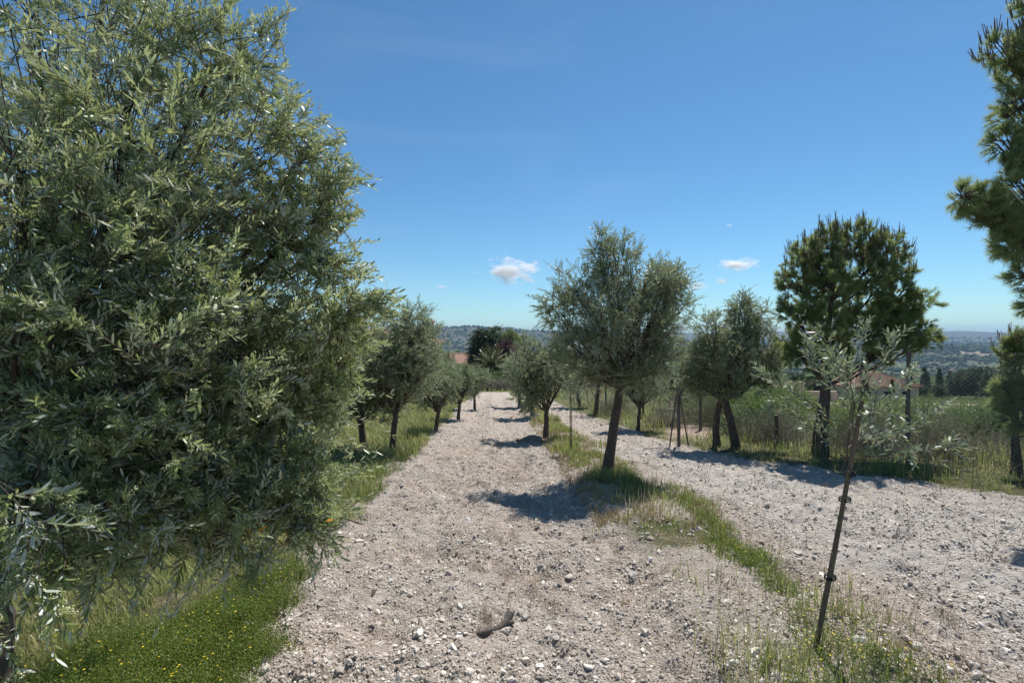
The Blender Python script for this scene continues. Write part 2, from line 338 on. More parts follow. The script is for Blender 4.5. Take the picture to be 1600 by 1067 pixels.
def groundmat():
    m, t, o = newmat('ground'); tc = N(t, 'ShaderNodeTexCoord').outputs['Object']
    A = lambda n: N(t, 'ShaderNodeAttribute', attribute_name=n).outputs['Fac']
    v1 = N(t, 'ShaderNodeTexVoronoi', inp={'Scale': 38.0, 'Randomness': 1.0}); v2 = N(t, 'ShaderNodeTexVoronoi', inp={'Scale': 95.0})
    v3 = N(t, 'ShaderNodeTexVoronoi', inp={'Scale': 14.0})
    for v in (v1, v2, v3): t.links.new(tc, v.inputs['Vector'])
    bw = N(t, 'ShaderNodeSeparateColor'); t.links.new(v1.outputs['Color'], bw.inputs[0])
    bw3 = N(t, 'ShaderNodeSeparateColor'); t.links.new(v3.outputs['Color'], bw3.inputs[0])
    n1 = noise(t, .9, 4, .6, tc); n2 = noise(t, 7, 6, .7, tc); n3 = noise(t, 55, 4, .7, tc)
    c = ramp(t, n2, [(.3, (.29, .24, .19)), (.5, (.455, .39, .325)), (.72, (.59, .525, .455))])
    peb = ramp(t, bw.outputs[0], [(0, (.22, .18, .145)), (.5, (.43, .37, .31)), (.85, (.57, .51, .445)), (1, (.78, .73, .66))])
    pm = ramp(t, v1.outputs['Distance'], [(.25, (1, 1, 1)), (.5, (.15, .15, .15))])
    c = mixc(t, pm, c, peb)
    warm = ramp(t, n1, [(.35, (1.06, 1.0, .95)), (.65, (.97, .99, 1.02))]); mu = N(t, 'ShaderNodeMix', data_type='RGBA', blend_type='MULTIPLY', inp={0: 1.0}); t.links.new(c, mu.inputs[6]); t.links.new(warm, mu.inputs[7]); grav = mu.outputs[2]
    soil = ramp(t, n2, [(.3, (.10, .085, .05)), (.55, (.20, .175, .10)), (.75, (.33, .29, .2))])
    soil = mixc(t, ramp(t, noise(t, 2.2, 5, .7, tc), [(.42, (0, 0, 0)), (.58, (1, 1, 1))]), soil, ramp(t, n3, [(.3, (.05, .07, .02)), (.7, (.13, .15, .05))]))
    c = mixc(t, A('grav'), soil, grav)
    ch = mixc(t, A('chalk'), grav, ramp(t, n2, [(.3, (.42, .38, .33)), (.5, (.57, .525, .475)), (.72, (.70, .665, .615))])); c = mixc(t, A('grav'), soil, ch)
    track = ramp(t, n2, [(.3, (.38, .28, .22)), (.7, (.54, .43, .35))]); c = mixc(t, A('track'), c, track)
    # far country: woods, scrub, ploughed and pale fields
    f1 = noise(t, .006, 6, .65, tc); f2 = noise(t, .03, 6, .7, tc)
    mp = N(t, 'ShaderNodeMapping', inp={'Scale': (.4, 1, 1)}); t.links.new(tc, mp.inputs[0])
    fv = N(t, 'ShaderNodeTexVoronoi', inp={'Scale': .009}); t.links.new(mp.outputs[0], fv.inputs['Vector']); fb = N(t, 'ShaderNodeSeparateColor'); t.links.new(fv.outputs['Color'], fb.inputs[0])
    wood = ramp(t, f2, [(.35, (.03, .045, .02)), (.5, (.06, .075, .035)), (.62, (.14, .13, .08)), (.75, (.24, .2, .14))])
    fld = ramp(t, fb.outputs[0], [(0, (.05, .08, .03)), (.6, (.08, .11, .04)), (.8, (.3, .26, .17)), (1, (.38, .31, .22))])
    far = mixc(t, ramp(t, f1, [(.47, (0, 0, 0)), (.56, (1, 1, 1))]), wood, fld)
    hill = ramp(t, f2, [(.38, (.035, .05, .03)), (.5, (.07, .075, .05)), (.62, (.13, .115, .085)), (.75, (.20, .17, .13))])
    far = mixc(t, A('hill'), far, hill)
    c = mixc(t, A('far'), c, far)
    p = N(t, 'ShaderNodeBsdfPrincipled', inp={'Roughness': .95, 'Specular IOR Level': .15}); t.links.new(c, p.inputs['Base Color'])
    h = N(t, 'ShaderNodeMath', operation='MULTIPLY_ADD', inp={1: -.6}); t.links.new(v1.outputs['Distance'], h.inputs[0]); t.links.new(n3, h.inputs[2])
    h2_ = N(t, 'ShaderNodeMath', operation='MULTIPLY_ADD', inp={1: -.35}); t.links.new(v2.outputs['Distance'], h2_.inputs[0]); t.links.new(h.outputs[0], h2_.inputs[2])
    h3 = N(t, 'ShaderNodeMath', operation='MULTIPLY_ADD', inp={1: 1.2}); t.links.new(n2, h3.inputs[0]); t.links.new(h2_.outputs[0], h3.inputs[2])
    bp = N(t, 'ShaderNodeBump', inp={'Strength': 1.0, 'Distance': .032}); t.links.new(h3.outputs[0], bp.inputs['Height']); t.links.new(bp.outputs[0], p.inputs['Normal'])
    t.links.new(p.outputs[0], o.inputs[0]); return m
M['ground'] = groundmat()

# ------------------------------------------------------------------ terrain: one sheet to the horizon
def axis(a, b, step, lo, hi, g):
    c = list(np.arange(a, b, step)); s = step; x = b; up = []
    while x < hi: up.append(x); s *= g; x += s
    up.append(hi); s = step; x = a-step; dn = []
    while x > lo: dn.append(x); s *= g*1.02; x -= s
    dn.append(lo); return np.array(dn[::-1]+c+up)
gx = axis(-2.6, 7.6, .026, -9000, 9000, 1.055)
gy = axis(1.8, 10.0, .026, -120, 8800, 1.014)
GX, GY = np.meshgrid(gx, gy); fx, fy = GX.ravel(), GY.ravel()
GZ = H(fx, fy)
mb = MB(); nx, ny = len(gx), len(gy)
ii = (np.arange(ny-1)[:, None]*nx+np.arange(nx-1)[None]).ravel()
mb.add(np.stack([fx, fy, GZ], 1), np.stack([ii, ii+1, ii+nx+1, ii+nx], 1), 0, .5, True)
terrain = mb.build('ground', M['ground']); tag(terrain, 'pale stony tilled ground with two lanes falling away to a wooded valley', 'ground', kind='structure')
zg, zm, zt = zones(fx, fy); Dd = np.sqrt(fx*fx*.25+fy*fy)
cover = zg+zm*sm(.2, .45, vn(fx, fy, .9, 41))*.9
for nm, val in (('grav', np.clip(cover, 0, 1)), ('chalk', .6*sm(-.3, 1.2, fx-lane2(fy)[0]+(vn(fx, fy, 1.1, 44)-.5)*1.6)*(1-sm(9, 16, fy))+.25*vn(fx, fy, 1.7, 45)), ('track', zt), ('far', sm(90, 160, Dd)), ('hill', sm(1500, 1900, Dd))):
    a = terrain.data.attributes.new(nm, 'FLOAT', 'POINT'); a.data.foreach_set('value', val.astype(np.float32))

# ------------------------------------------------------------------ stones
def lane_pts(n, y0, y1, gap=0.0, pw=1.6):
    out = []
    while sum(map(len, out)) < n:
        u = rng.random(n*3); y = (y0**(1-pw)+u*(y1**(1-pw)-y0**(1-pw)))**(1/(1-pw)); x = rng.uniform(-1.05, 1.15, n*3)*(y+1.0)
        x = np.clip(x, -4, 9.5)
        g, m_, t_ = zones(x, y); k = rng.random(n*3) < np.clip(g+m_*.5+gap, 0, 1)*(.35+.65*(vn(x, y, .5, 51) > .38))
        k &= (x > -3.95) & (x < 9.45)
        out.append(np.stack([x[k], y[k]], 1))
    return np.concatenate(out)[:n]
mb = MB()
p = lane_pts(70000, 1.3, 30); s = (.004+.010*rng.random(len(p))**1.8)*(.8+p[:, 1]*.12)
z = H(p[:, 0], p[:, 1]); rocks(mb, np.column_stack([p, z+s*.15]), s, 0, np.clip(rng.normal(.5, .22, len(p)), 0, 1), (.5, .9))
p = lane_pts(26000, 1.3, 34, pw=1.35); s = (.007+.017*rng.random(len(p))**3)*(.9+.06*p[:, 1])
z = H(p[:, 0], p[:, 1]); rocks(mb, np.column_stack([p, z+s*.1]), s, 1, np.clip(rng.normal(.58, .24, len(p)), 0, 1))
p = lane_pts(900, 1.5, 22); s = .024+.026*rng.random(len(p))**2
z = H(p[:, 0], p[:, 1]); rocks(mb, np.column_stack([p, z+s*.05]), s, 2, np.clip(rng.normal(.62, .22, len(p)), 0, 1), rough=.12)
# crumbly clods of soil, lower and duller than the stones
tag(mb.build('gravel', M['stone']), 'loose pale limestone chips and clods over the tilled lanes', 'gravel', kind='stuff')
def rock(px, py, s, label, flat=(.4, .6), r=.7):
    b = gp(px, py); mb = MB(); rocks(mb, np.array([[0, 0, s*.2]]), np.array([s]), 3, np.array([r]), flat, .05)
    o = mb.build('rock', M['rock']); o.location = [float(q) for q in b+np.array([0, 0, .01])]; o.rotation_euler = (.1, .15, px*.37)
    tag(o, label, 'rock', 'larger rocks lying on the tilled ground')
rock(1262, 938, .085, 'large tan flat rock tilted beside the foot of the sapling stake', (.35, .45), .35)
rock(990, 893, .055, 'whitish blunt rock between the main tree shadow and the sapling strip', (.6, .7), .8)
rock(788, 1035, .032, 'white angular stone among straw right below the grey stick', (.7, .9), .95)
rock(1580, 832, .09, 'pale smooth stone at the shaded right edge of the right lane', (.5, .6), .9)
rock(1395, 812, .07, 'long low pale rock in the middle of the right lane', (.3, .4), .75)
rock(620, 960, .045, 'broken grey-white stone in the middle of the left lane', (.5, .6), .8)
rock(325, 1055, .06, 'bluish grey stone at the edge of the flowering weeds', (.5, .6), .4)
# ploughed-up lump of dark soil by the second tree of the middle row
b = gp(832, 688); mb = MB(); q = rng.normal(0, 1, (260, 3))*[.16, .12, 0]; q[:, 2] = .13*np.exp(-(q[:, 0]/.2)**2-(q[:, 1]/.15)**2); rocks(mb, q, rng.uniform(.03, .09, 260), 1, rng.uniform(0, .35, 260), (.5, .8))
o = mb.build('soil_mound', M['stone']); o.location = [float(q) for q in b]; tag(o, 'low mound of turned soil left of a small olive trunk in the middle row', 'soil mound')
# driftwood-like branch
b = gp(770, 985); mb = MB()
pts = np.array([[-.13, -.05, .03], [-.05, -.03, .035], [.03, .02, .03], [.09, .06, .045], [.12, .12, .08]]); tube(mb, pts, [.012, .019, .021, .026, .028], 9, 0, .5, .12)
tube(mb, np.array([[.09, .06, .05], [.15, .06, .05]]), [.018, .012], 7, 0, .5, .1)
o = mb.build('dead_branch', M['greywood']); o.location = [float(q) for q in b]; tag(o, 'short grey dead branch with a knobbly end lying in the left lane', 'branch')

# ------------------------------------------------------------------ trees
def crown_geo(mb, tb, fork, lobes, nsub, nsh, slen, pairs, ll, lw, hi, up=.45, limb_r=.05, sub_r=.012, droop=.12, leafy=True, tips=None):
    """limbs to every lobe, side branches to its shell, leafy shoots on them; returns shoot bases"""
    allB = []; allD = []; allL = []
    fork = np.asarray(fork, float)
    for (c, r, dens) in lobes:
        c = np.asarray(c, float); r = np.broadcast_to(np.asarray(r, float), (3,))
        mid = (fork+c)/2+np.array([0, 0, .12*np.linalg.norm(c-fork)])*0+rng.normal(0, .05, 3)*np.linalg.norm(c-fork)
        mid[2] += -.05*np.linalg.norm(c-fork); L = bez(fork, mid, c, 9); L[1:-1] += rng.normal(0, .012, (7, 3))
        tube(tb, L, np.linspace(limb_r, max(limb_r*.14, .004), 9), 7, 0, .5, .08)
        ns = max(3, int(nsub*dens))
        d = rdir(ns, .12); e = c+d*r*rng.uniform(.5, .92, (ns, 1))
        s0 = L[rng.integers(2, 9, ns)]; m1 = (s0+e)/2+rng.normal(0, .13, (ns, 3))*r.mean()+np.array([0, 0, .06*r.mean()])
        sticks(tb, s0, m1, sub_r, sub_r*.7); sticks(tb, m1, e, sub_r*.7, sub_r*.3)
        k = np.repeat(np.arange(ns), nsh); n = len(k); t = rng.uniform(.15, 1.0, n)[:, None]
        B = m1[k]*(1-t)+e[k]*t+rng.normal(0, .03, (n, 3))*r.mean()
        D = nrm(nrm((B-c)/r)*.55+rdir(n)*.75+np.array([0, 0, up])); Ls = slen*rng.uniform(.5, 1.2, n)*np.where(rng.random(n) < .09, 1.9, 1)
        allB.append(B); allD.append(D); allL.append(Ls)
    B = np.concatenate(allB); D = np.concatenate(allD); Ls = np.concatenate(allL)
    if tips is not None:
        B = np.concatenate([B, tips[0]]); D = np.concatenate([D, tips[1]]); Ls = np.concatenate([Ls, tips[2]])
    if leafy: shoots(mb, B, D, Ls, pairs, ll, lw, hi, droop=droop)
    return B, D, Ls
def trunk(tb, pts, r0, r1, n=12, flare=1.5):
    pts = np.asarray(pts, float); m = 14; t = np.linspace(0, 1, m); k = np.linspace(0, 1, len(pts))
    P = np.stack([np.interp(t, k, pts[:, i]) for i in range(3)], 1); P[1:-1] += rng.normal(0, .010, (m-2, 3))
    for _ in range(2): P[1:-1] = (P[:-2]+2*P[1:-1]+P[2:])/4
    r = r0+(r1-r0)*t; r = r*(1+(flare-1)*np.exp(-t*9)); tube(tb, P, r, n, 0, .5, .09)
def olive(name, label, base, lean, fork_h, tr, lobes, nsub=26, nsh=9, slen=.22, pairs=9, ll=.055, lw=.014, hi=False, mat='olive', group=None, up=.45, cat='olive tree', extra=None, tips=None, sub_r=.008):
    """lobes are given relative to the foot of the tree"""
    root = empty(name, base, label, cat, group); tb = MB(); cb = MB()
    fork = np.array([lean[0], lean[1], fork_h])
    trunk(tb, [(0, 0, -.12), (lean[0]*.25, lean[1]*.2, fork_h*.35), (lean[0]*.7, lean[1]*.7, fork_h*.75), fork], tr, tr*.72)
    if extra: extra(tb)
    crown_geo(cb, tb, fork-np.array([0, 0, .03]), lobes, nsub, nsh, slen, pairs, ll, lw, hi, up, tr*.55, sub_r, tips=tips)
    tb.build('trunk', M['bark'], root); cb.build('crown', [M[mat], M['twig']], root)
    return root
def dup(root, loc, rz=0, sc=1.0, label=None, scz=None):
    r = root.copy(); COL.objects.link(r); r.location = [float(q) for q in loc]; r.rotation_euler = (0, 0, rz); r.scale = (sc, sc, scz or sc)
    if label: r['label'] = label
    for ch in list(root.children):
        c = ch.copy(); COL.objects.link(c); c.parent = r
    return r

# --- the large olive close on the left
fb = np.array([-3.15, 3.0, Hs(-3.15, 3.0)])
W = lambda px, py, d: at(px, py, d)-fb
FL = [(W(60, 40, 2.9), .75, 1.1), (W(225, 60, 3.0), .62, 1.0), (W(30, 260, 2.1), .55, 1.1), (W(200, 230, 2.5), .6, 1.3), (W(385, 235, 2.9), .52, 1.1), (W(330, 120, 3.1), .42, .8),
      (W(130, 430, 2.2), .55, 1.3), (W(300, 400, 2.5), .6, 1.4), (W(425, 400, 2.9), .46, 1.0), (W(20, 560, 1.9), .45, 1.1), (W(190, 600, 2.1), .5, 1.3), (W(340, 580, 2.5), .55, 1.3),
      (W(450, 545, 3.0), .36, 1.0), (W(90, 720, 2.1), .38, .8), (W(270, 730, 2.3), .42, 1.1), (W(420, 690, 2.7), .45, 1.0), (W(350, 810, 2.4), .3, .8), (W(450, 810, 2.6), .24, .6),
      (W(478, 515, 3.1), .26, .7), (W(465, 640, 2.9), .28, .8), (W(470, 745, 2.7), .26, .8), (W(495, 340, 3.0), .28, .7), (W(500, 580, 3.0), .2, .4),
      (W(150, 810, 2.0), .22, .5), (W(20, 770, 1.8), .2, .25),
      (W(100, 150, 3.9), 1.0, .8), (W(250, 350, 4.0), .9, .9), (W(80, 480, 4.0), .9, .9), (W(330, 560, 3.9), .7, .8), (W(180, -160, 3.4), .8, .7), (W(-220, 200, 3.0), .9, .8), (W(-200, -100, 3.2), .9, .6), (W(-150, 560, 2.6), .7, .7)]
def fg_tips():
    pts = [(520, 215, 2.9, .9, .5), (560, 262, 2.85, 1, .1), (545, 280, 2.8, .9, .2), (440, 60, 3.0, .5, 1), (425, 30, 3.0, .3, 1), (360, 5, 3.0, .4, 1), (560, 410, 2.8, 1, .25), (545, 395, 2.8, .8, .6),
           (600, 470, 2.6, 1, .05), (575, 465, 2.6, .9, .3), (590, 480, 2.6, .9, -.3), (560, 480, 2.65, .8, .4), (515, 590, 2.9, 1, -.1), (525, 640, 2.8, 1, 0), (545, 330, 2.9, .7, .6), (470, 150, 3.0, .8, .7), (500, 185, 3.0, .8, .6),
           (30, 960, 1.55, .6, -.5), (60, 1000, 1.5, .3, -.9), (90, 930, 1.6, .9, -.2), (20, 1030, 1.45, .2, -1), (110, 960, 1.55, .7, -.6), (150, 880, 1.8, .8, -.3), (5, 930, 1.5, -.2, -1), (180, 860, 1.9, .8, .1),
           (40, 880, 1.6, .5, -.6), (70, 960, 1.5, .7, -.3), (15, 900, 1.5, .1, -1), (215, 885, 2.0, .8, -.5), (250, 860, 2.1, .8, -.6), (320, 880, 2.2, .4, -.9), (520, 850, 2.5, .7, -.5), (490, 870, 2.5, .3, -.8), (400, 880, 2.4, 0, -1), (545, 790, 2.6, 1, -.2), (500, 780, 2.6, .9, -.1)]
    B = []; D = []; L = []; pts += [(610, 466, 2.6, 1, .15), (600, 462, 2.6, .9, .35), (615, 480, 2.62, 1, -.05), (535, 235, 2.9, 1, .2), (570, 275, 2.9, 1, .1), (572, 420, 2.8, 1, .2), (555, 560, 2.9, 1, .2), (440, 15, 3.0, .5, .9), (395, 25, 3.0, .4, 1)]
    for px, py, d, dx, dz in pts:
        for k in range(1 if py > 870 and px < 200 else 3):
            v = nrm(np.array([dx, -.15+rng.normal()*.25, dz])+rng.normal(0, .22, 3)); l = rng.uniform(.18, .28); B.append(W(px, py, d)-v*l*.8+rng.normal(0, .02, 3)); D.append(v); L.append(l)
    return np.array(B), np.array(D), np.array(L)
fgr = empty('olive_tree', fb, 'huge olive tree in bud filling the left side, closest to the camera', 'olive tree')
tb = MB(); cb = MB(); fork = np.array([.1, .05, 1.15])
trunk(tb, [(0, 0, -.1), (.03, .02, .5), (.06, .03, .85), fork], .13, .11, 14)
tips = fg_tips()
# the long sprays grow from their own side branches
src = np.array([c for c, r, q in FL]); near_i = np.argmin(((tips[0][:, None]-src[None])**2).sum(-1), 1)
a0 = src[near_i]+rng.normal(0, .12, tips[0].shape); a1 = (a0+tips[0])/2+rng.normal(0, .05, a0.shape); sticks(tb, a0, a1, .0035, .003); sticks(tb, a1, tips[0], .003, .0015)
k = np.repeat(np.arange(len(a0)), 5); t = rng.random((len(k), 1)); q = np.where(t < .5, a0[k]*(1-2*t)+a1[k]*2*t, a1[k]*(2-2*t)+tips[0][k]*(2*t-1)); dd = nrm(nrm(tips[0]-a0)[k]*.6+rdir(len(k))*.7)
tips = (np.concatenate([tips[0], q]), np.concatenate([tips[1], dd]), np.concatenate([tips[2], rng.uniform(.12, .22, len(k))]))
B, D, L = crown_geo(cb, tb, fork, FL, 30, 6, .22, 12, .054, .0115, True, .3, .05, .005, tips=tips)
tb.build('trunk', M['bark'], fgr); cb.build('crown', [M['olive_near'], M['twig']], fgr)
# bud clusters in the leaf axils
bb = MB(); k = rng.choice(len(B), int(len(B)*.62), replace=False); k = np.repeat(k, 3); n = len(k)
c0 = B[k]+D[k]*(L[k]*rng.uniform(.35, .95, n))[:, None]; ax = nrm(D[k]*.6+rdir(n)*.7)
nb = 15; kk = np.repeat(np.arange(n), nb); t = rng.random(len(kk)); pp = c0[kk]+ax[kk]*(t*.036)[:, None]+rdir(len(kk))*(.013*(1-t*.5))[:, None]
ov = np.array([[1, 0, 0], [-1, 0, 0], [0, 1, 0], [0, -1, 0], [0, 0, 1], [0, 0, -1.]]); of = np.array([[0, 2, 4], [2, 1, 4], [1, 3, 4], [3, 0, 4], [2, 0, 5], [1, 2, 5], [3, 1, 5], [0, 3, 5]])
sz = rng.uniform(.0026, .0042, len(kk)); V = pp[:, None]+ov[None]*sz[:, None, None]
bb.add(V.reshape(-1, 3), (of[None]+np.arange(len(kk))[:, None, None]*6).reshape(-1, 3), 0, np.repeat(rng.random(len(kk)), 6), True)
sticks(bb, c0, c0+ax*.03, .0007, .0005)
tag(bb.build('blossom', M['blossom'], fgr), kind='stuff')

# --- main olive of the middle row
def rel(b, L): return [(at(px, py, d)-b, r, q) for px, py, d, r, q in L]
b = gp(950, 745)
main = olive('olive_tree', 'tall olive tree with ragged pointed crown casting a shadow over the left lane', b, (.22, .0), 1.5, .088,
    rel(b, [(965, 410, 8.7, (.55, .5, .6), 1.1), (1010, 430, 8.4, .5, 1), (940, 385, 8.8, (.25, .25, .5), .6), (900, 440, 8.9, (.5, .5, .4), 1), (1040, 440, 8.7, (.4, .4, .35), .9), (870, 480, 8.7, (.42, .45, .4), .9), (940, 490, 8.2, .62, 1.3),
            (1020, 500, 8.5, .6, 1.2), (1060, 480, 9.0, .35, .7), (895, 540, 8.4, .5, 1.1), (970, 560, 8.8, .55, 1.2), (1040, 560, 8.7, .42, .9), (985, 500, 9.5, .7, 1.1), (1060, 430, 8.8, (.35, .3, .2), .5), (1000, 590, 8.5, (.45, .4, .25), .6), (910, 580, 8.7, (.35, .35, .25), .5)]),
    40, 8, .25, 9, .058, .015, sub_r=.007, group='olive trees of the middle row')
G1 = 'olive trees of the middle row'; G2 = 'olive trees of the left rows'; G3 = 'olive trees along the fence'
# a generic rounded olive for the rows, and a looser one
def gen_lobes(R_, zc, n, seed, squash=.85):
    r_ = np.random.default_rng(seed); L = []
    for k in range(n):
        a = k*2.4+r_.random(); q = R_*.55*math.sqrt(r_.random()+.15); zz = zc+(r_.random()-.5)*R_*1.15*squash
        L.append((np.array([q*math.cos(a), q*math.sin(a), zz]), R_*r_.uniform(.42, .6), 1.0))
    return L
A = gp(612, 705)
t_round = olive('olive_tree', 'dense dark olive tree first in the left row, its slim trunk bare at the verge', A, (.1, 0), .95, .075, gen_lobes(1.36, 2.15, 14, 3, 1.3), 34, 8, .22, 8, .06, .017, group=G2)
b = gp(681, 672)
t_low = olive('olive_tree', 'low spreading grey olive tree next after the dark one in the left row', b, (.08, 0), .62, .07, gen_lobes(.92, 1.35, 9, 5, 1.0), 32, 8, .19, 8, .06, .018, group=G2)
dup(t_low, gp(742, 640), 2.0, 1.0, 'rounded grey olive tree where the left row meets the far end of the lane')
dup(t_low, gp(716, 655), .9, 1.0, 'round olive crown pressed between its two neighbours in the left row')
dup(t_low, np.array([-3.55, 12.3, Hs(-3.55, 12.3)]), 3.3, 1.3, 'pale dusty olive tree just left of the dense dark olive, second left row', 1.2)
dup(t_round, np.array([-6.3, 13.5, Hs(-6.3, 13.5)]), 1.7, .95, 'olive tree half hidden behind the pale dusty one, further left')
dup(t_low, np.array([-5.3, 6.4, Hs(-5.3, 6.4)]), 4.1, 1.15, 'olive tree seen through the gap under the branches of the huge olive')
dup(t_round, np.array([-7.6, 8.6, Hs(-7.6, 8.6)]), 5.1, 1.0, 'olive tree at the far left behind the huge olive, nearer one')
dup(t_low, np.array([-8.6, 13.5, Hs(-8.6, 13.5)]), .4, 1.25, 'olive tree at the far left behind the huge olive, farther one')
dup(t_round, np.array([-6.0, 19, Hs(-6, 19)]), 2.9, .9, 'olive tree of the second left row behind the dense dark olive')
dup(t_low, np.array([-5.4, 24, Hs(-5.4, 24)]), 1.1, 1.2, 'olive tree of the second left row beside the red-roofed pavilion')
# middle row, further on
b = gp(853, 685)
dup(t_low, b, 1.3, 1.12, 'grey-green olive tree with a straight trunk behind the main tree, middle row', 1.3)['group'] = G1
dup(t_low, gp(832, 652), 2.2, 1.15, 'olive tree with a leaning trunk, third of the middle row')['group'] = G1
dup(t_low, gp(812, 636), 4.2, 1.2, 'last small olive tree of the middle row at the far end of the lanes')['group'] = G1
# fence row
b = gp(1150, 700)
def second(tb_):
    trunk(tb_, [(-.30, .3, -.1), (-.37, .3, .4), (-.31, .25, .9), (-.27, .1, 1.25)], .085, .06)
olive('olive_tree', 'broad olive tree with twin crooked trunks by the fence, left of the pine', b, (-.25, .05), 1.15, .10,
    rel(b, [(1085, 545, 12.1, .45, .9), (1080, 590, 12.2, .4, .8), (1215, 560, 12.2, .35, .6), (1170, 490, 12, (.6, .6, .5), 1.1), (1120, 515, 11.8, .6, 1), (1195, 540, 12, .55, 1), (1100, 565, 11.9, .55, 1), (1150, 560, 11.5, .6, 1.2), (1190, 590, 12.2, .45, .8), (1090, 600, 12.1, .4, .8), (1140, 540, 12.7, .7, 1.1), (1140, 605, 11.8, (.5, .4, .3), .7), (1160, 475, 12.2, .35, .6)]),
    44, 9, .22, 8, .06, .018, group=G3, extra=second)
dup(t_round, gp(997, 672), .7, .8, 'shadowed olive tree by the fence just right of the main trunk', .72)['group'] = G3
dup(t_low, gp(1062, 640), .2, 1.2, 'pale olive tree beyond the dirt track, above the tripod stakes')['group'] = G3
dup(t_low, gp(905, 637), 1.9, 1.2, 'olive tree with a short dark trunk farthest along the fence')['group'] = G3
# withered tree
b = gp(931, 648)
olive('withered_tree', 'withered tree with rusty brown drooping foliage by the fence', b, (.1, 0), 1.2, .09, gen_lobes(1.0, 1.75, 6, 15), 14, 6, .25, 7, .07, .02, mat='rusty', cat='dead tree', up=-.3)

# --- saplings on stakes
def leafpath(cb, tb_, pts, L, r=.004, step=.045, ll=.052, lw=.013, pairs=4):
    pts = np.asarray(pts, float); n = max(4, int(np.linalg.norm(np.diff(pts, axis=0), axis=1).sum()/step)); t = np.linspace(0, 1, n); k = np.linspace(0, 1, len(pts))
    P = np.stack([np.interp(t, k, pts[:, i]) for i in range(3)], 1); P[1:-1] += rng.normal(0, .006, (n-2, 3)); tube(tb_, P, np.linspace(r, r*.4, n), 5)
    d = nrm(np.gradient(P, axis=0)); q = np.arange(int(n*.2), n)
    D = nrm(d[q]*.7+rdir(len(q))*.6+np.array([0, 0, .15])); shoots(cb, P[q], D, L*rng.uniform(.6, 1.3, len(q)), pairs, ll, lw, True, tr=.0012)
    D = d[-2:]; shoots(cb, P[-2:], D, L*1.2, pairs+1, ll, lw, True, tr=.0012)
b = gp(1270, 1030); sb = b
root = empty('olive_sapling', b, 'young silvery olive sapling tied to the leaning stake in the right foreground', 'olive sapling')
tb = MB(); cb = MB(); S = lambda px, py, d: at(px, py, d)-b
st = [np.array([-.02, .02, -.05]), S(1292, 900, 3.2), S(1318, 740, 3.2), S(1340, 640, 3.2)]
tube(tb, bez(np.array([-.012, -.026, -.05]), S(1303, 865, 3.16)+[-.004, -.026, 0], S(1325, 735, 3.12), 12), np.linspace(.014, .010, 12), 7, 0, .5, .12)
brs = [[S(1318, 730, 3.18), S(1335, 640, 3.15), S(1312, 570, 3.1), S(1282, 525, 3.05)], [S(1325, 690, 3.2), S(1290, 650, 3.1), S(1240, 610, 3.0), S(1200, 588, 2.95)],
       [S(1322, 715, 3.2), S(1280, 680, 3.1), S(1240, 645, 3.05), S(1215, 630, 3.0)], [S(1335, 640, 3.15), S(1360, 590, 3.2), S(1385, 560, 3.25), S(1400, 530, 3.3)],
       [S(1320, 720, 3.2), S(1370, 713, 3.0), S(1430, 710, 2.95), S(1478, 700, 2.9)], [S(1330, 680, 3.2), S(1375, 690, 3.3), S(1420, 670, 3.4), S(1470, 635, 3.5)],
       [S(1330, 665, 3.2), S(1375, 640, 3.3), S(1410, 605, 3.4), S(1425, 585, 3.5)], [S(1335, 640, 3.15), S(1330, 580, 3.3), S(1345, 545, 3.4), S(1350, 520, 3.45)],
       [S(1335, 650, 3.2), S(1300, 600, 3.3), S(1270, 570, 3.4), S(1265, 545, 3.45)], [S(1340, 640, 3.15), S(1380, 640, 3.0), S(1400, 650, 2.9), S(1415, 690, 2.85)],
       [S(1330, 660, 3.2), S(1330, 610, 3.0), S(1320, 575, 2.9), S(1300, 560, 2.85)], [S(1325, 700, 3.2), S(1350, 670, 3.5), S(1365, 650, 3.6), S(1370, 610, 3.7)]]
for q in brs: leafpath(cb, tb, q, .10, step=.034, pairs=5)
tb.build('trunk', M['twig'], root); cb.build('crown', [M['sapling'], M['twig']], root)
root = empty('stake', b, 'dark leaning wooden stake with black ties holding the foreground sapling', 'stake'); mb = MB()
sp = bez(np.array([0, 0, -.08]), S(1305, 860, 3.16), S(1347, 626, 3.14), 10); tube(mb, sp, np.linspace(.018, .014, 10), 6, 0, .5, .06); mb.build('pole', M['stake'], root)
for k, py in enumerate((884, 764, 728)):
    mb = MB(); t = (1030-py)/(1030-626); i = t*9; a = sp[int(i)]*(1-i % 1)+sp[int(i)+1]*(i % 1)
    d = nrm(sp[min(int(i)+1, 9)]-sp[int(i)]); c = a+np.array([-.008, .0, 0]); th = np.linspace(0, 2*np.pi, 17)
    c = c+np.array([.004, -.012, 0]); ring = c+np.stack([np.cos(th)*.029, np.sin(th)*.035, np.cos(th)*.006], 1); tube(mb, ring, .0045, 6); tube(mb, ring+np.array([0, 0, .011]), .004, 6); mb.build('tie', M['rubber'], root)
b = gp(891, 712)
root = empty('olive_sapling', b, 'thin pale olive sapling on a straight cane left of the main olive trunk', 'olive sapling'); tb = MB(); cb = MB()
tube(tb, [(0.02, 0, -.05), (.03, 0, .6), (.02, 0, 1.2)], [.011, .009, .006], 6)
for k in range(11):
    a = k*2.4; z0 = .85+.5*rng.random(); leafpath(cb, tb, [(.02, 0, z0), (.02+.22*math.cos(a), .22*math.sin(a), z0+.2), (.02+.38*math.cos(a), .38*math.sin(a), z0+.3+.25*rng.random())], .1, .004, .06)
tb.build('trunk', M['twig'], root); cb.build('crown', [M['sapling'], M['twig']], root)
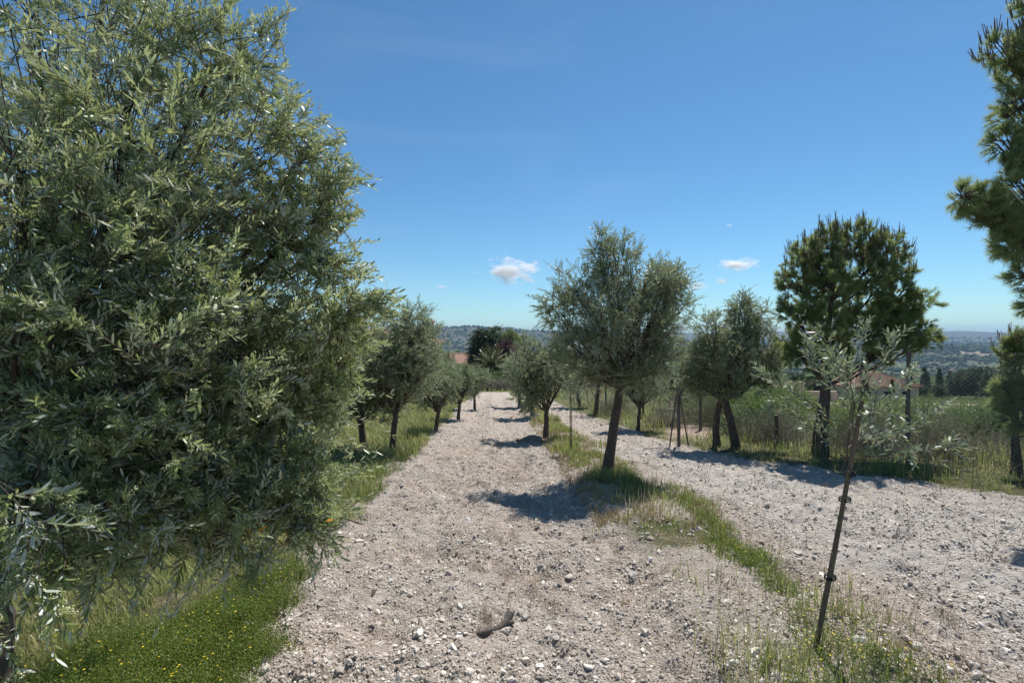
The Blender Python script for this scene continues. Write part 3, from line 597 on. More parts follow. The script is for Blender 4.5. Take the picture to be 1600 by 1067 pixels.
mb = MB(); tube(mb, [(0, 0, -.05), (0, 0, 1.45)], .011, 7); o = mb.build('stake', M['stake']); o.location = [float(q) for q in b]; tag(o, 'thin upright cane supporting the pale sapling beside the main tree', 'stake')
# tripod of props
b = gp(1061, 695)
root = empty('tree_prop', b, 'upright wooden post with two slanting dark props by the fence', 'tree support')
for nm, a_, c_, r_ in (('post', (0, 0, -.1), (-.03, 0, 1.45), .04), ('prop', (-.22, .05, -.05), (-.03, .05, 1.4), .018), ('prop', (.26, .05, -.05), (.0, .05, 1.4), .018)):
    mb = MB(); tube(mb, bez(np.array(a_), (np.array(a_)+np.array(c_))/2, np.array(c_), 6), r_, 8, 0, .5, .06); mb.build(nm, M['greywood'], root)
root = empty('olive_sapling', b+np.array([.03, .12, 0]), 'pale young olive held by the post with slanting props', 'olive sapling'); tb = MB(); cb = MB()
tube(tb, [(0, 0, -.05), (.01, 0, .8), (-.01, 0, 1.5)], [.016, .013, .010], 6)
for k in range(14):
    a = k*2.4; z0 = 1.25+.5*rng.random(); leafpath(cb, tb, [(0, 0, z0), (.25*math.cos(a), .25*math.sin(a), z0+.2), (.42*math.cos(a), .42*math.sin(a), z0+.3+.3*rng.random())], .12, .005, .05, .07, .02)
tb.build('trunk', M['twig'], root); cb.build('crown', [M['sapling'], M['twig']], root)

# --- pines
def pine(label, base, tpts, tr, lobes, nsub, nsh, slen, nn, nl, nw, candle_frac, cup=.5, out=.9):
    root = empty('pine_tree', base, label, 'pine tree', 'pine trees by the fence'); tb = MB(); cb = MB(); kb = MB()
    trunk(tb, tpts, tr, tr*.16, 10, 1.4); tp = np.asarray(tpts, float); AB = []; AD = []
    for c, r, q in lobes:
        c = np.asarray(c, float); r = np.broadcast_to(np.asarray(r, float), (3,))
        z0 = min(tp[-1][2], max(tp[-1][2]*.35, c[2]-.75*np.linalg.norm(c[:2]-tp[-1][:2])-.2)); s = np.array([np.interp(z0, tp[:, 2], tp[:, i]) for i in range(3)])
        L = bez(s, (s+c)/2+np.array([0, 0, -.12*np.linalg.norm(c-s)]), c, 9); L[1:-1] += rng.normal(0, .012, (7, 3)); tube(tb, L, np.linspace(tr*.26, tr*.06, 9), 6, 0, .5, .08)
        ns = max(3, int(nsub*q)); d = rdir(ns, .2); e = c+d*r*rng.uniform(.45, .9, (ns, 1)); s0 = L[rng.integers(4, 9, ns)]; m1 = (s0+e)/2-np.array([0, 0, .08])*r.mean()
        sticks(tb, s0, m1, .011, .008); sticks(tb, m1, e, .008, .005)
        k = np.repeat(np.arange(ns), nsh); n = len(k); t = rng.uniform(.25, 1, n)[:, None]; B = m1[k]*(1-t)+e[k]*t
        D = nrm(nrm((B-c)/r)*out+rdir(n)*.6+np.array([0, 0, cup])); AB.append(B); AD.append(D)
    B = np.concatenate(AB); D = np.concatenate(AD); L = slen*rng.uniform(.6, 1.3, len(B)); needles(cb, B, D, L, nn, nl, nw)
    e = B+D*L[:, None]; sel = rng.random(len(B)) < candle_frac*np.clip((e[:, 2]-np.percentile(e[:, 2], 65))/.5+.05, 0, 1)
    for j in range(3):
        q = e[sel]+rng.normal(0, .012, (sel.sum(), 3)); sticks(kb, q, q+nrm(D[sel]*.25+np.array([0, 0, 1.])+rng.normal(0, .12, (len(q), 3)))*rng.uniform(.09, .24, (len(q), 1)), .0075, .005)
    tb.build('trunk', M['darkbark'], root); cb.build('crown', [M['pine'], M['darkbark']], root); tag(kb.build('new_shoots', M['candle'], root), kind='stuff')
    return root
b = gp(1283, 712)
pine('dark-trunked pine with upright new shoots on its flat top, beside the fence', b, [(0, 0, -.15), (-.05, 0, .7), (.12, 0, 1.3), (.05, 0, 2.0), (.2, 0, 3.2), (.3, 0, 4.3)], .15,
    rel(b, [(1260, 395, 11, .5, 1), (1300, 380, 11, .5, 1), (1345, 378, 11, .5, 1), (1385, 390, 11, .45, .9), (1245, 440, 11, .45, .9), (1300, 445, 10.6, .6, 1.1), (1365, 430, 10.7, .55, 1.1), (1400, 420, 11.2, .4, .8),
            (1245, 495, 10.9, .45, .9), (1290, 510, 10.6, .55, 1), (1350, 510, 10.6, .6, 1), (1410, 480, 11, .4, .8), (1440, 475, 11, .35, .7), (1445, 525, 11, .38, .7), (1405, 530, 10.8, .4, .8), (1250, 550, 11, .45, .7), (1310, 555, 10.9, .4, .7), (1330, 470, 11.8, .8, 1.1), (1270, 470, 11.7, .7, 1), (1230, 530, 11.3, .35, .6), (1410, 455, 11, .35, .8), (1420, 505, 10.9, .38, .9), (1385, 490, 10.8, .45, .9), (1375, 550, 11, .35, .7), (1280, 420, 10.9, .45, .9)]),
    30, 8, .15, 58, .10, .0034, .4)
pb = np.array([9.3, 7.4, Hs(9.3, 7.4)])
RL = [(1600, 90, 7, .4, 1), (1565, 75, 7, .2, .4), (1590, 170, 7, .36, 1), (1620, 130, 7.2, .6, 1), (1575, 220, 7, .24, .8), (1600, 290, 7, .45, 1.1), (1530, 315, 7, .2, .8), (1500, 305, 7, .12, .5), (1560, 335, 7, .25, .9), (1590, 375, 7, .26, 1), (1640, 350, 7.2, .55, 1), (1610, 430, 7, .2, .7),
      (1625, 470, 6.9, .22, .6), (1700, 100, 7.4, .9, 1), (1720, 300, 7.4, .8, 1), (1680, -80, 7.4, .8, 1), (1800, 0, 7.6, .9, 1), (1800, 200, 7.4, .9, 1), (1900, 100, 7.4, .9, .8), (1900, 300, 7.6, .8, .7), (1720, 430, 7.3, .5, .8), (1615, 10, 7, .25, .5)]
pine('tall pine reaching in from beyond the right edge with sweeping branches', pb, [(0, 0, -.15), (.05, 0, 1.5), (-.05, 0, 3.2), (0, 0, 5), (0, 0, 6.4)], .18, [(at(a, c, d)-pb, r, q) for a, c, d, r, q in RL], 28, 8, .15, 58, .10, .0025, .4, .45)
b2 = np.array([8.75, 8.9, Hs(8.75, 8.9)])
pine('low bushy pine at the right edge behind the chain-link fence', b2, [(0, 0, -.1), (0, 0, .6), (0, 0, 1.2), (0, 0, 1.9)], .08, rel(b2, [(1600, 560, 8.9, .35, 1), (1585, 620, 8.8, .35, 1), (1620, 610, 8.6, .45, 1), (1570, 600, 9, .2, .6), (1650, 570, 9, .5, 1), (1600, 650, 8.7, .3, .8), (1590, 530, 9, .14, .5), (1660, 650, 8.8, .5, .8)]), 24, 8, .15, 55, .09, .003, .15)
mb = MB()
# --- fence: posts and chain link
root = empty('chain_link_fence', (7.4, 9.25, Hs(7.4, 9.25)), 'rusty chain-link fence on posts running along the right-hand lane', 'fence'); fo = np.array(root.location)
FP = [(13.0, 5.9, 2.1), (10.0, 7.55, 2.1), (7.15, 9.25, 2.2), (6.4, 12.4, 1.0), (5.7, 15.5, 1.15), (5.0, 19.5, 1.2), (4.4, 24, 1.3), (3.8, 30, 1.4), (3.1, 37, 1.4), (2.4, 45, 1.4)]
PT = []
for k, (x, y, h) in enumerate(FP):
    z = Hs(x, y); z -= .25 if k == 3 else 0; mb = MB()
    if k in (2,):
        tube(mb, [(x, y, z-.1), (x, y, z+h/2), (x+.02, y, z+h)], .035, 12); mb.build('post', M['steel'], root, fo)
    elif k in (0, 1): tube(mb, [(x, y, z-.1), (x, y, z+h)], .03, 12); mb.build('post', M['steel'], root, fo)
    else: tube(mb, [(x, y, z-.1), (x, y, z+h*.5), (x, y, z+h)], .045, 9, 0, .5, .06); mb.build('post', M['greywood'], root, fo)
    PT.append(np.array([x, y, z]))
for o in root.children: o.location = (0, 0, 0)
mb = MB(); A_ = []; B_ = []
for k in range(len(FP)-1):
    a, c = PT[k], PT[k+1]; ha, hc = FP[k][2]-.08, FP[k+1][2]-.08; L_ = np.linalg.norm((c-a)[:2])
    if k >= 2: ha = min(ha, 1.05) if k == 2 else ha
    sp_ = .075 if k < 3 else .11; hm = (ha+hc)/2; n = int(L_/sp_)
    def PS(s, q): s = np.clip(s, 0, L_)/L_; return a+(c-a)*s+np.array([0, 0, q*(ha+(hc-ha)*s)+.03])
    for i in range(-int(hm/sp_), n):
        s0 = i*sp_; s1 = s0+hm
        u0 = max(0, -s0/hm); u1 = min(1, (L_-s0)/hm)
        if u1 > u0: A_.append(PS(s0+u0*hm, u0)); B_.append(PS(s0+u1*hm, u1)); A_.append(PS(s0+u0*hm, 1-u0)); B_.append(PS(s0+u1*hm, 1-u1))
    for q in (0, .5, 1): A_.append(PS(0, q)); B_.append(PS(L_, q))
sticks(mb, np.array(A_)-fo, np.array(B_)-fo, .0022, .0022); mb.build('wire_mesh', M['wire'], root)

# ------------------------------------------------------------------ grass, weeds, scrub
def blades(mb, P, h, wd, lean=.35, rnd=None):
    n = len(P); a = rng.uniform(0, 6.28, n); d = np.stack([np.cos(a), np.sin(a), np.zeros(n)], 1); s = np.stack([-np.sin(a), np.cos(a), np.zeros(n)], 1)*wd[:, None] if hasattr(wd, '__len__') else np.stack([-np.sin(a), np.cos(a), np.zeros(n)], 1)*wd
    ln = (lean*rng.random(n)**1.5*h)[:, None]; h_ = h[:, None]; up = np.array([0, 0, 1.])
    V = np.stack([P-s, P+s, P+d*ln*.3+up*h_*.55+s*.7, P+d*ln*.3+up*h_*.55-s*.7, P+d*ln+up*h_], 1); i = np.arange(n)[:, None]*5
    r = rng.random(n) if rnd is None else rnd; base = mb.k; mb.add(V.reshape(-1, 3), i+np.array([[0, 1, 2, 3]]), 0, np.repeat(r, 5))
    t = i+np.array([[3, 2, 4]]); mb.f.append((t+base).ravel()); mb.n.append(np.full(n, 3, np.int32)); mb.m.append(np.zeros(n, np.int32)); mb.smooth.append(np.zeros(n, bool))
def scatter(n, x0, x1, y0, y1, fn, pw=1.3):
    out = []; tot = 0
    for _ in range(60):
        u = rng.random(n); y = (y0**(1-pw)+u*(y1**(1-pw)-y0**(1-pw)))**(1/(1-pw)); x = rng.uniform(x0, x1, n); k = rng.random(n) < fn(x, y); out.append(np.stack([x[k], y[k]], 1)); tot += k.sum()
        if tot > n: break
    return np.concatenate(out)[:n]
def clump(x, y, s, seed, th=.5): return (vn(x, y, s, seed)*.6+vn(x, y, s*.35, seed+1)*.4 > th)*1.0
def onground(p, dz=0): return np.column_stack([p, H(p[:, 0], p[:, 1])+dz])
# left verge
def f_left(x, y):
    g, m_, t_ = zones(x, y); c = path_c(y)-1.5; return (x < c+.1)*(1-g)*(.25+.75*clump(x, y, .8, 61, .42))*np.where(x < c-6, .5, 1)
mb = MB(); p = scatter(90000, -13, -1.2, 2.2, 46, f_left); h = rng.uniform(.05, .3, len(p))*(.6+.8*vn(p[:, 0], p[:, 1], 1.1, 63))*np.interp(p[:, 1], [2, 5, 8], [.45, .6, 1])
r = np.clip(.3+.7*vn(p[:, 0], p[:, 1], 1.2, 64)+rng.normal(0, .2, len(p)), 0, 1)
blades(mb, onground(p, -.01), h, .0018+.0006*p[:, 1], 1.1, r); tag(mb.build('grass', M['grass']), 'green and straw coloured grass on the verge left of the left lane', 'grass', kind='stuff')
# middle strip
def f_mid(x, y):
    g, m_, t_ = zones(x, y); return m_*(.07+.93*clump(x, y, .6, 71, .50))*np.interp(y, [2, 6.5, 8.2, 12], [.04, .10, .7, 1])
mb = MB(); p = scatter(9500, -2, 3.4, 2.2, 45, f_mid); h = rng.uniform(.04, .24, len(p))*(.4+.9*vn(p[:, 0], p[:, 1], .8, 73))
r = np.clip(.25+.75*vn(p[:, 0], p[:, 1], .9, 74)+rng.normal(0, .2, len(p)), 0, 1)
blades(mb, onground(p, -.01), h, .0013+.0006*p[:, 1], .8, r); tag(mb.build('grass', M['grass']), 'patchy grass in the strip between the two lanes', 'grass', kind='stuff')
# fence strip and beyond
def f_right(x, y):
    g, m_, t_ = zones(x, y); l, r_ = lane2(y); return (x > r_-.2)*(1-g)*(1-t_)*(.3+.7*clump(x, y, .9, 81, .45))
mb = MB(); p = scatter(80000, 1, 34, 4, 60, f_right, 1.5); l, r_ = lane2(p[:, 1]); q = np.clip((p[:, 0]-r_)/1.2, 0, 1); h = rng.uniform(.05, .30, len(p))**1.0*(.45+q*.9)*(.3+1.3*vn(p[:, 0], p[:, 1], .9, 83))
r = np.clip(.1+.9*vn(p[:, 0], p[:, 1], 1.1, 84)+rng.normal(0, .25, len(p)), 0, 1)
blades(mb, onground(p, -.01), h, .0018+.0005*p[:, 1], 1.3, r); tag(mb.build('grass', M['grass']), 'tall wild grass along and beyond the chain-link fence', 'grass', kind='stuff')
# far end of the lane
mb = MB(); p = scatter(16000, -22, 20, 43, 62, lambda x, y: np.ones(len(x))*.8); h = rng.uniform(.15, .5, len(p))
blades(mb, onground(p), h, .02, .5); tag(mb.build('grass', M['grass']), 'yellow-green grass across the far end of the lanes', 'grass', kind='stuff')
# low green weeds with yellow flowers
def weeds(n, x0, x1, y0, y1, fn, label, hh=.16, flowers=.25, mat='green', ll=.016, lw=.007, pairs=8, fl=True):
    mb = MB(); p = scatter(n, x0, x1, y0, y1, fn); P = onground(p, -.01); D = nrm(np.array([0, 0, 1.])+rng.normal(0, .38, (len(P), 3))); L = hh*rng.uniform(.5, 1.3, len(P))
    shoots(mb, P, D, L, pairs, ll, lw, False, 0, 0, (40, 80), 0, .0011)
    if fl:
        k = rng.random(len(P)) < flowers; e = P[k]+D[k]*L[k][:, None]; m = len(e)
        for j in range(4):
            a = j*math.pi/2+rng.random(m)*.4; d = np.stack([np.cos(a), np.sin(a), .3+0*a], 1); leaves(mb, e, nrm(d), np.tile([[0, 0, 1.]], (m, 1)), .008, .007, 1, None, False)
    tag(mb.build('wild_plants', [M[mat], M['yellow']]), label, 'weeds', kind='stuff')
def near_patch(cx, cy, rx, ry):
    return lambda x, y: np.clip(1.25-((x-cx)/rx)**2-((y-cy)/ry)**2+(vn(x, y, .3, 91)-.5)*1.0, 0, 1)
weeds(11000, -4.5, -1.35, 2.3, 6, lambda x, y: near_patch(-2.15, 3.0, .75, .75)(x, y)+.9*near_patch(-2.05, 3.9, .4, .9)(x, y), 'bright green weeds dotted with yellow flowers at the lower left', .17, .018)
weeds(850, .8, 3.6, 2.2, 4.4, lambda x, y: near_patch(1.75, 2.75, .65, .4)(x, y)*.7+near_patch(2.1, 3.3, .35, .8)(x, y)*.8, 'straggly green weeds with yellow flowers round the foot of the sapling', .14, .10)
weeds(2300, 1, 3.2, 4.0, 9, lambda x, y: near_patch(2.3, 7.0, .4, .8)(x, y)+near_patch(2.2, 4.9, .28, .55)(x, y)+near_patch(2.3, 5.8, .2, .5)(x, y)+near_patch(2.15, 4.0, .22, .5)(x, y), 'low green weeds in the strip in front of the main olive', .11, .03)
weeds(380, 1.0, 2.6, 8.2, 9.6, near_patch(1.75, 8.8, .45, .35), 'dark green tufts round the foot of the main olive trunk', .2, 0)
weeds(2600, -8, -2, 7, 24, lambda x, y: ((x < path_c(y)-1.5) & (x > path_c(y)-2.9))*clump(x, y, .9, 95, .5), 'green leafy weeds along the left edge of the left lane', .2, .02)
# dry straw in the lanes
mb = MB(); p = scatter(420, -1.6, 3.2, 2.3, 14, lambda x, y: clump(x, y, .5, 101, .62)*(np.abs(x-path_c(y)-.35) < .35)+.25*clump(x, y, .4, 103, .62)*(x > .8)+.03)
pr = np.repeat(p, 12, 0)+rng.normal(0, .03, (len(p)*12, 2)); P = onground(pr, .003); h = rng.uniform(.02, .13, len(P)); blades(mb, P, h, .0013, 1.6)
p = scatter(2200, -1.7, 3.3, 2.2, 14, lambda x, y: .2+.8*clump(x, y, .4, 105, .55)); P = onground(p, .012); a = rng.uniform(0, 6.28, len(P)); l = rng.uniform(.02, .09, len(P))[:, None]
sticks(mb, P, P+np.stack([np.cos(a), np.sin(a), rng.normal(0, .15, len(P))], 1)*l, .0012, .0008)
tag(mb.build('straw', M['dry']), 'dry straw and dead weed tufts scattered over the tilled lanes', 'straw', kind='stuff')
# thin tall dry stalks
mb = MB(); cb = MB(); p = scatter(150, 1.2, 8, 2.4, 12, lambda x, y: .4+.6*clump(x, y, .8, 111, .5)); P = onground(p); h = rng.uniform(.18, .62, len(P)); top = P+np.column_stack([rng.normal(0, .09, (len(P), 2))*h[:, None]*2, h])
mid = (P+top)/2+rng.normal(0, .015, P.shape); sticks(mb, P, mid, .0022, .0016); sticks(mb, mid, top, .0016, .0009)
for j in range(5):
    t = rng.uniform(.35, .95, len(P))[:, None]; q = mid*(1-t)+top*t; sticks(mb, q, q+nrm(rng.normal(0, 1, P.shape)+np.array([0, 0, 1.2]))*rng.uniform(.03, .09, (len(P), 1)), .0011, .0007)
tag(mb.build('dry_stalks', M['dry']), 'thin brown dry weed stalks standing over the right lane', 'dry stalks', kind='stuff')
mb = MB(); p = scatter(1300, 3, 20, 4.5, 30, lambda x, y: (x > lane2(y)[1]+.1)*(1-zones(x, y)[2])*(.2+.8*clump(x, y, 1.2, 115, .45)), 1.4); P = onground(p); h = rng.uniform(.3, .95, len(P)); top = P+np.column_stack([rng.normal(0, .22, (len(P), 2))*h[:, None], h]); mid = (P+top)/2+rng.normal(0, .03, P.shape)
wd = .0015+.00035*p[:, 1]; sticks(mb, P, mid, wd, wd*.8); sticks(mb, mid, top, wd*.8, wd*.5)
for j in range(6):
    t = rng.uniform(.4, 1, len(P))[:, None]; q = mid*(1-t)+top*t; sticks(mb, q, q+nrm(rng.normal(0, 1, P.shape)+np.array([0, 0, 1.]))*rng.uniform(.04, .14, (len(P), 1)), wd*.6, wd*.4)
tag(mb.build('dry_stalks', M['dry']), 'pale branching dry stalks crowding the chain-link fence', 'dry stalks', kind='stuff')
mb = MB(); p = scatter(5500, -1, 3.2, 5.5, 26, lambda x, y: zones(x, y)[1]*.8*clump(x, y, .5, 117, .45)+.9*(np.abs(x-path_c(y)-1.55) < .16)*clump(x, y, .6, 118, .45)); h = rng.uniform(.03, .14, len(p)); blades(mb, onground(p), h, .0012+.0004*p[:, 1], 1.5); tag(mb.build('straw', M['dry']), 'rusty dry tufts along the strip between the lanes', 'straw', kind='stuff')

# shrubs
def shrub(name, label, base, R_, h, n, mat, slen=.2, pairs=8, ll=.035, lw=.012, cat='shrub', group=None, up=.6, hi=False):
    root = empty(name, base, label, cat, group); sb_ = MB(); cb = MB(); d = rdir(n, .35); d[:, 2] = np.abs(d[:, 2]); rr = rng.uniform(.35, 1, (n, 1))**.6
    e = d*rr*np.array([R_, R_, h])*(.75+.5*vn(d[:, 0]*3+base[0], d[:, 1]*3+d[:, 2]*2, .8, 7))[:, None]; s0 = np.column_stack([rng.normal(0, R_*.12, (n, 2)), np.full(n, -.05)])
    q = rng.random(n) < .3; m1 = (s0+e)/2-np.array([0, 0, .05]); sticks(sb_, s0[q], m1[q], .008, .006); sticks(sb_, m1[q], e[q], .006, .003)
    D = nrm(nrm(e)*.5+rdir(n)*.6+np.array([0, 0, up])); shoots(cb, e, D, slen*rng.uniform(.6, 1.3, n), pairs, ll, lw, hi)
    sb_.build('stem', M['twig'], root); cb.build('foliage', [M[mat], M['twig']], root); return root
GS = 'wild shrubs beyond the fence'
s1 = shrub('shrub', 'bright green shrub beyond the fence, between the twin olive and the pine', (7.0, 14.5, Hs(7, 14.5)), .95, .9, 900, 'bright', ll=.06, lw=.03, group=GS)
s2 = shrub('shrub', 'dull green rounded shrub beyond the fence behind the sapling', (8.6, 12.6, Hs(8.6, 12.6)), 1.0, .85, 900, 'scrub', ll=.05, lw=.018, group=GS)
s3 = shrub('shrub', 'pale grey wispy shrub along the fence right of the twin-trunk olive', (6.6, 12.9, Hs(6.6, 12.9)), .9, .65, 700, 'greyshrub', .3, 8, .045, .008, group=GS)
for s_, x, y, rz, sc, lb in ((s1, 12.2, 13.2, 1, 1.0, 'bright green shrub beyond the fence, right of the tall steel post'), (s1, 14.5, 16.0, 2, 1.1, 'bright green shrub further down the slope by the right edge'), (s1, 9.5, 19, 3, 1.2, 'bright green shrub behind the pine trunk, on the slope'),
    (s2, 10.6, 15.5, 1.2, 1.1, 'dull green shrub under the tiled roof at the right'), (s2, 13.2, 11.9, 2.5, 1.0, 'dull green shrub before the low bushy pine'), (s2, 6.6, 18.0, .3, 1.0, 'dark round shrub beside the dirt track'), (s2, 11.8, 22, 4, 1.6, 'wide dull shrub in the field below the gate pillars'), (s2, 16, 20, 4.5, 1.4, 'dull green shrub left of the cypress pair'),
    (s3, 5.0, 16.6, 1.5, .8, 'grey wispy shrub beside the shadowed olive trunk'), (s3, 9.0, 10.6, 2.6, 1.0, 'grey wispy shrub at the foot of the tall steel post'), (s3, 11.2, 10.6, .8, 1.1, 'grey wispy shrub behind the chain-link near the right edge'), (s3, 4.2, 21, 3.5, .9, 'grey wispy shrub far along the fence'), (s2, 8.2, 16.2, 2.2, 1.1, 'dull green shrub hidden behind the wispy grey one, left of the pine trunk'), (s2, 10.2, 12.7, .7, .8, 'dull green shrub right behind the tall steel post'), (s2, 14.5, 14.0, 5.5, 1.2, 'dull green shrub on the slope above the low bushy pine'), (s2, 13.0, 18.0, 3.2, 1.3, 'dull green shrub mid-slope below the cypress line'), (s3, 8.0, 11.3, 4.4, .9, 'grey wispy shrub between the pine trunk and the steel post'), (s3, 12.6, 15.6, 1.1, 1.2, 'grey wispy shrub higher on the slope between green ones'), (s1, 17, 18.5, .2, 1.1, 'bright green shrub farthest right on the slope'),
    (s2, 9, 26, 1.9, 1.5, 'olive-drab shrub along the far part of the dirt track'), (s1, 12.5, 28, 5, 1.5, 'bright shrub near the far bend of the dirt track')):
    dup(s_, (x, y, Hs(x, y)), rz, sc, lb)
b = gp(1105, 672); shrub('shrub', 'dark juniper-like shrub with bare lower stems by the dirt track', (b[0]+.9, 16.5, Hs(b[0]+.9, 16.5)), 1.0, 1.45, 1200, 'scrub', .22, 8, .05, .012)
# hillside scrub too many to count
mb = MB(); p = scatter(9000, 5, 75, 16, 95, lambda x, y: (x > 4.5+(y-14)*.36+1.2)*(1-zones(x, y)[2])*(.1+.9*clump(x, y, 5, 121, .5)), 1.2); P = onground(p); D = rdir(len(P), 1.2)
shoots(mb, P+rng.random((len(P), 1))*np.array([0, 0, .5]), D, rng.uniform(.3, .8, len(P)), 7, .14, .05, False, tr=.006); tag(mb.build('scrub', [M['scrub'], M['twig']]), 'low scrub covering the hillside right of the dirt track', 'scrub', kind='stuff')

# ------------------------------------------------------------------ background garden
def G(px, d): x = (px-800)/F*d; return np.array([x, d, Hs(x, d)])
def bigtree(name, label, base, h, R_, mat, cat, trh=.3, n=9, seed=1, nsub=22, nsh=6, ll=.16, lw=.07, slen=.5, tr=.15, sq=1.0, needle=False):
    r_ = np.random.default_rng(seed); root = empty(name, base, label, cat); tb = MB(); cb = MB(); fork = np.array([0, 0, h*trh]); L = []
    for k in range(n):
        zf = (k+.5)/n; a = k*2.4+r_.random(); q = R_*.6*(1-zf*.75*sq)*r_.uniform(.4, 1); L.append((np.array([q*math.cos(a), q*math.sin(a), h*(trh+(1-trh)*(.1+.8*zf))]), (R_*.42, R_*.42, h*.13), 1))
    trunk(tb, [(0, 0, -.2), (0, 0, h*trh*.5), fork], tr, tr*.7); crown_geo(cb, tb, fork, L, nsub, nsh, slen, 6, ll, lw, False, .5, tr*.5, .02)
    tb.build('trunk', M['darkbark'], root); cb.build('crown', [M[mat], M['twig']], root); return root
bt = bigtree('conifer_tree', 'dark conifer with feathery crown, left of the palm top', G(757, 58), 6.9, 3.2, 'dark', 'tree', .12, 14, 4, sq=.6, nsub=40, nsh=7, ll=.2, lw=.08)
bigtree('leafy_tree', 'grey-green leafy tree right of the dark conifer behind the palm', G(798, 61), 6.9, 3.2, 'scrub', 'tree', .12, 13, 8, sq=.6, nsub=40, nsh=7, ll=.18)
bigtree('plum_tree', 'purple-leaved plum tree right of the palm', G(802, 53), 4.9, 3.0, 'purple', 'tree', .12, 10, 9, sq=.4, nsub=36, nsh=7)
bigtree('leafy_tree', 'bright green tree behind the red-roofed pavilion', G(722, 85), 6.5, 4, 'bright', 'tree', .1, 10, 12, sq=.4)
bigtree('leafy_tree', 'low dark bush-like tree right of the plum tree', G(835, 57), 3.9, 2.2, 'dark', 'tree', .1, 8, 13, sq=.4)
dup(t_round, G(690, 44), 2.2, 1.15, 'olive tree in front of the villa wall, beyond the second left row')
dup(t_round, G(668, 36), 4.4, 1.1, 'olive tree below the villa chimney, beyond the second left row')
dup(bt, G(560, 70), 1, 1.0, 'dark conifer behind the left olives beside the house')
b = G(768, 50)
root = empty('palm_tree', b, 'feather-leaved palm in the garden at the end of the lane', 'palm'); tb = MB(); cb = MB()
tube(tb, [(0, 0, -.1), (0, 0, 1.3), (0, 0, 2.1)], [.42, .38, .42], 12, 0, .5, .1)
for k in range(46):
    a = k*2.39996; el = R(80-75*(k/46)**.8); L_ = 2.1+.5*rng.random(); d = np.array([math.cos(a)*math.cos(el), math.sin(a)*math.cos(el), math.sin(el)]); s = np.array([0, 0, 2.05]); e = s+d*L_+np.array([0, 0, -.35*L_*math.cos(el)]); P = bez(s, s+d*L_*.55, e, 18)
    tube(cb, P, np.linspace(.025, .008, 18), 4, 1); t = nrm(np.gradient(P, axis=0)); sd = nrm(np.cross(t, [0, 0, 1.])+1e-6); q = np.repeat(np.arange(3, 18), 3); off = rng.random(len(q))[:, None]*t[q]*.1
    for sg in (1, -1): D_ = nrm(sd[q]*sg+t[q]*.7+np.array([0, 0, .25])); leaves(cb, P[q]+off, D_, np.tile([[0, 0, 1.]], (len(q), 1)), .42, .035, 0, None, False)
tb.build('trunk', M['darkbark'], root); cb.build('crown', [M['palm'], M['twig']], root)
GH = 'hedge shrubs at the end of the lanes'
hs = shrub('shrub', 'bright green shrub at the foot of the palm', G(765, 48), 2.0, 1.7, 900, 'bright', .5, 7, .13, .06, group=GH)
for px, d, rz, sc, lb in ((745, 50, 1, 1.0, 'green shrub left of the palm, in front of the pavilion'), (792, 48.5, 2, .95, 'green shrub right of the palm below the plum tree'), (820, 49, 3, 1.1, 'green shrub where the middle row ends'), (860, 50, 4, 1.1, 'green shrub hidden behind the middle olive row'), (700, 52, 5, 1.2, 'green shrub under the pavilion wall'), (910, 50, .5, 1.2, 'green shrub beyond the farthest fence olive')): dup(hs, G(px, d), rz, sc, lb)
ls = shrub('shrub', 'grey lavender-like bush across the end of the left lane', G(785, 45.5), 1.3, .95, 900, 'greyshrub', .4, 7, .1, .02, group='grey bushes at the end of the left lane', up=1.2)
for px, d, rz, lb in ((760, 46, 1, 'grey lavender-like bush left of the others at the end of the left lane'), (808, 46.5, 2, 'grey lavender-like bush right of the others at the end of the left lane')): dup(ls, G(px, d), rz, 1, lb)

# ------------------------------------------------------------------ houses
def plaster(name, a, b):
    m, t, o = newmat(name); tc = N(t, 'ShaderNodeTexCoord').outputs['Object']; c = ramp(t, noise(t, 1.5, 6, .7, tc), [(.3, a), (.7, b)])
    p = N(t, 'ShaderNodeBsdfPrincipled', inp={'Roughness': .9}); t.links.new(c, p.inputs['Base Color']); t.links.new(p.outputs[0], o.inputs[0]); return m
def tilemat(name):
    m, t, o = newmat(name); tc = N(t, 'ShaderNodeTexCoord').outputs['Object']; f = noise(t, 6, 5, .8, tc); c = ramp(t, f, [(.3, (.24, .125, .085)), (.5, (.35, .20, .14)), (.7, (.46, .30, .22))])
    p = N(t, 'ShaderNodeBsdfPrincipled', inp={'Roughness': .85}); t.links.new(c, p.inputs['Base Color']); t.links.new(p.outputs[0], o.inputs[0]); return m
M['wall'] = plaster('cream_plaster', (.50, .40, .28), (.60, .50, .37)); M['tile'] = tilemat('clay_tile'); M['glass'] = plaster('window_dark', (.02, .025, .03), (.03, .035, .04)); M['stonewall'] = plaster('stone_pillar', (.40, .32, .24), (.58, .48, .38)); M['white'] = plaster('white_wall', (.62, .6, .56), (.72, .7, .66))
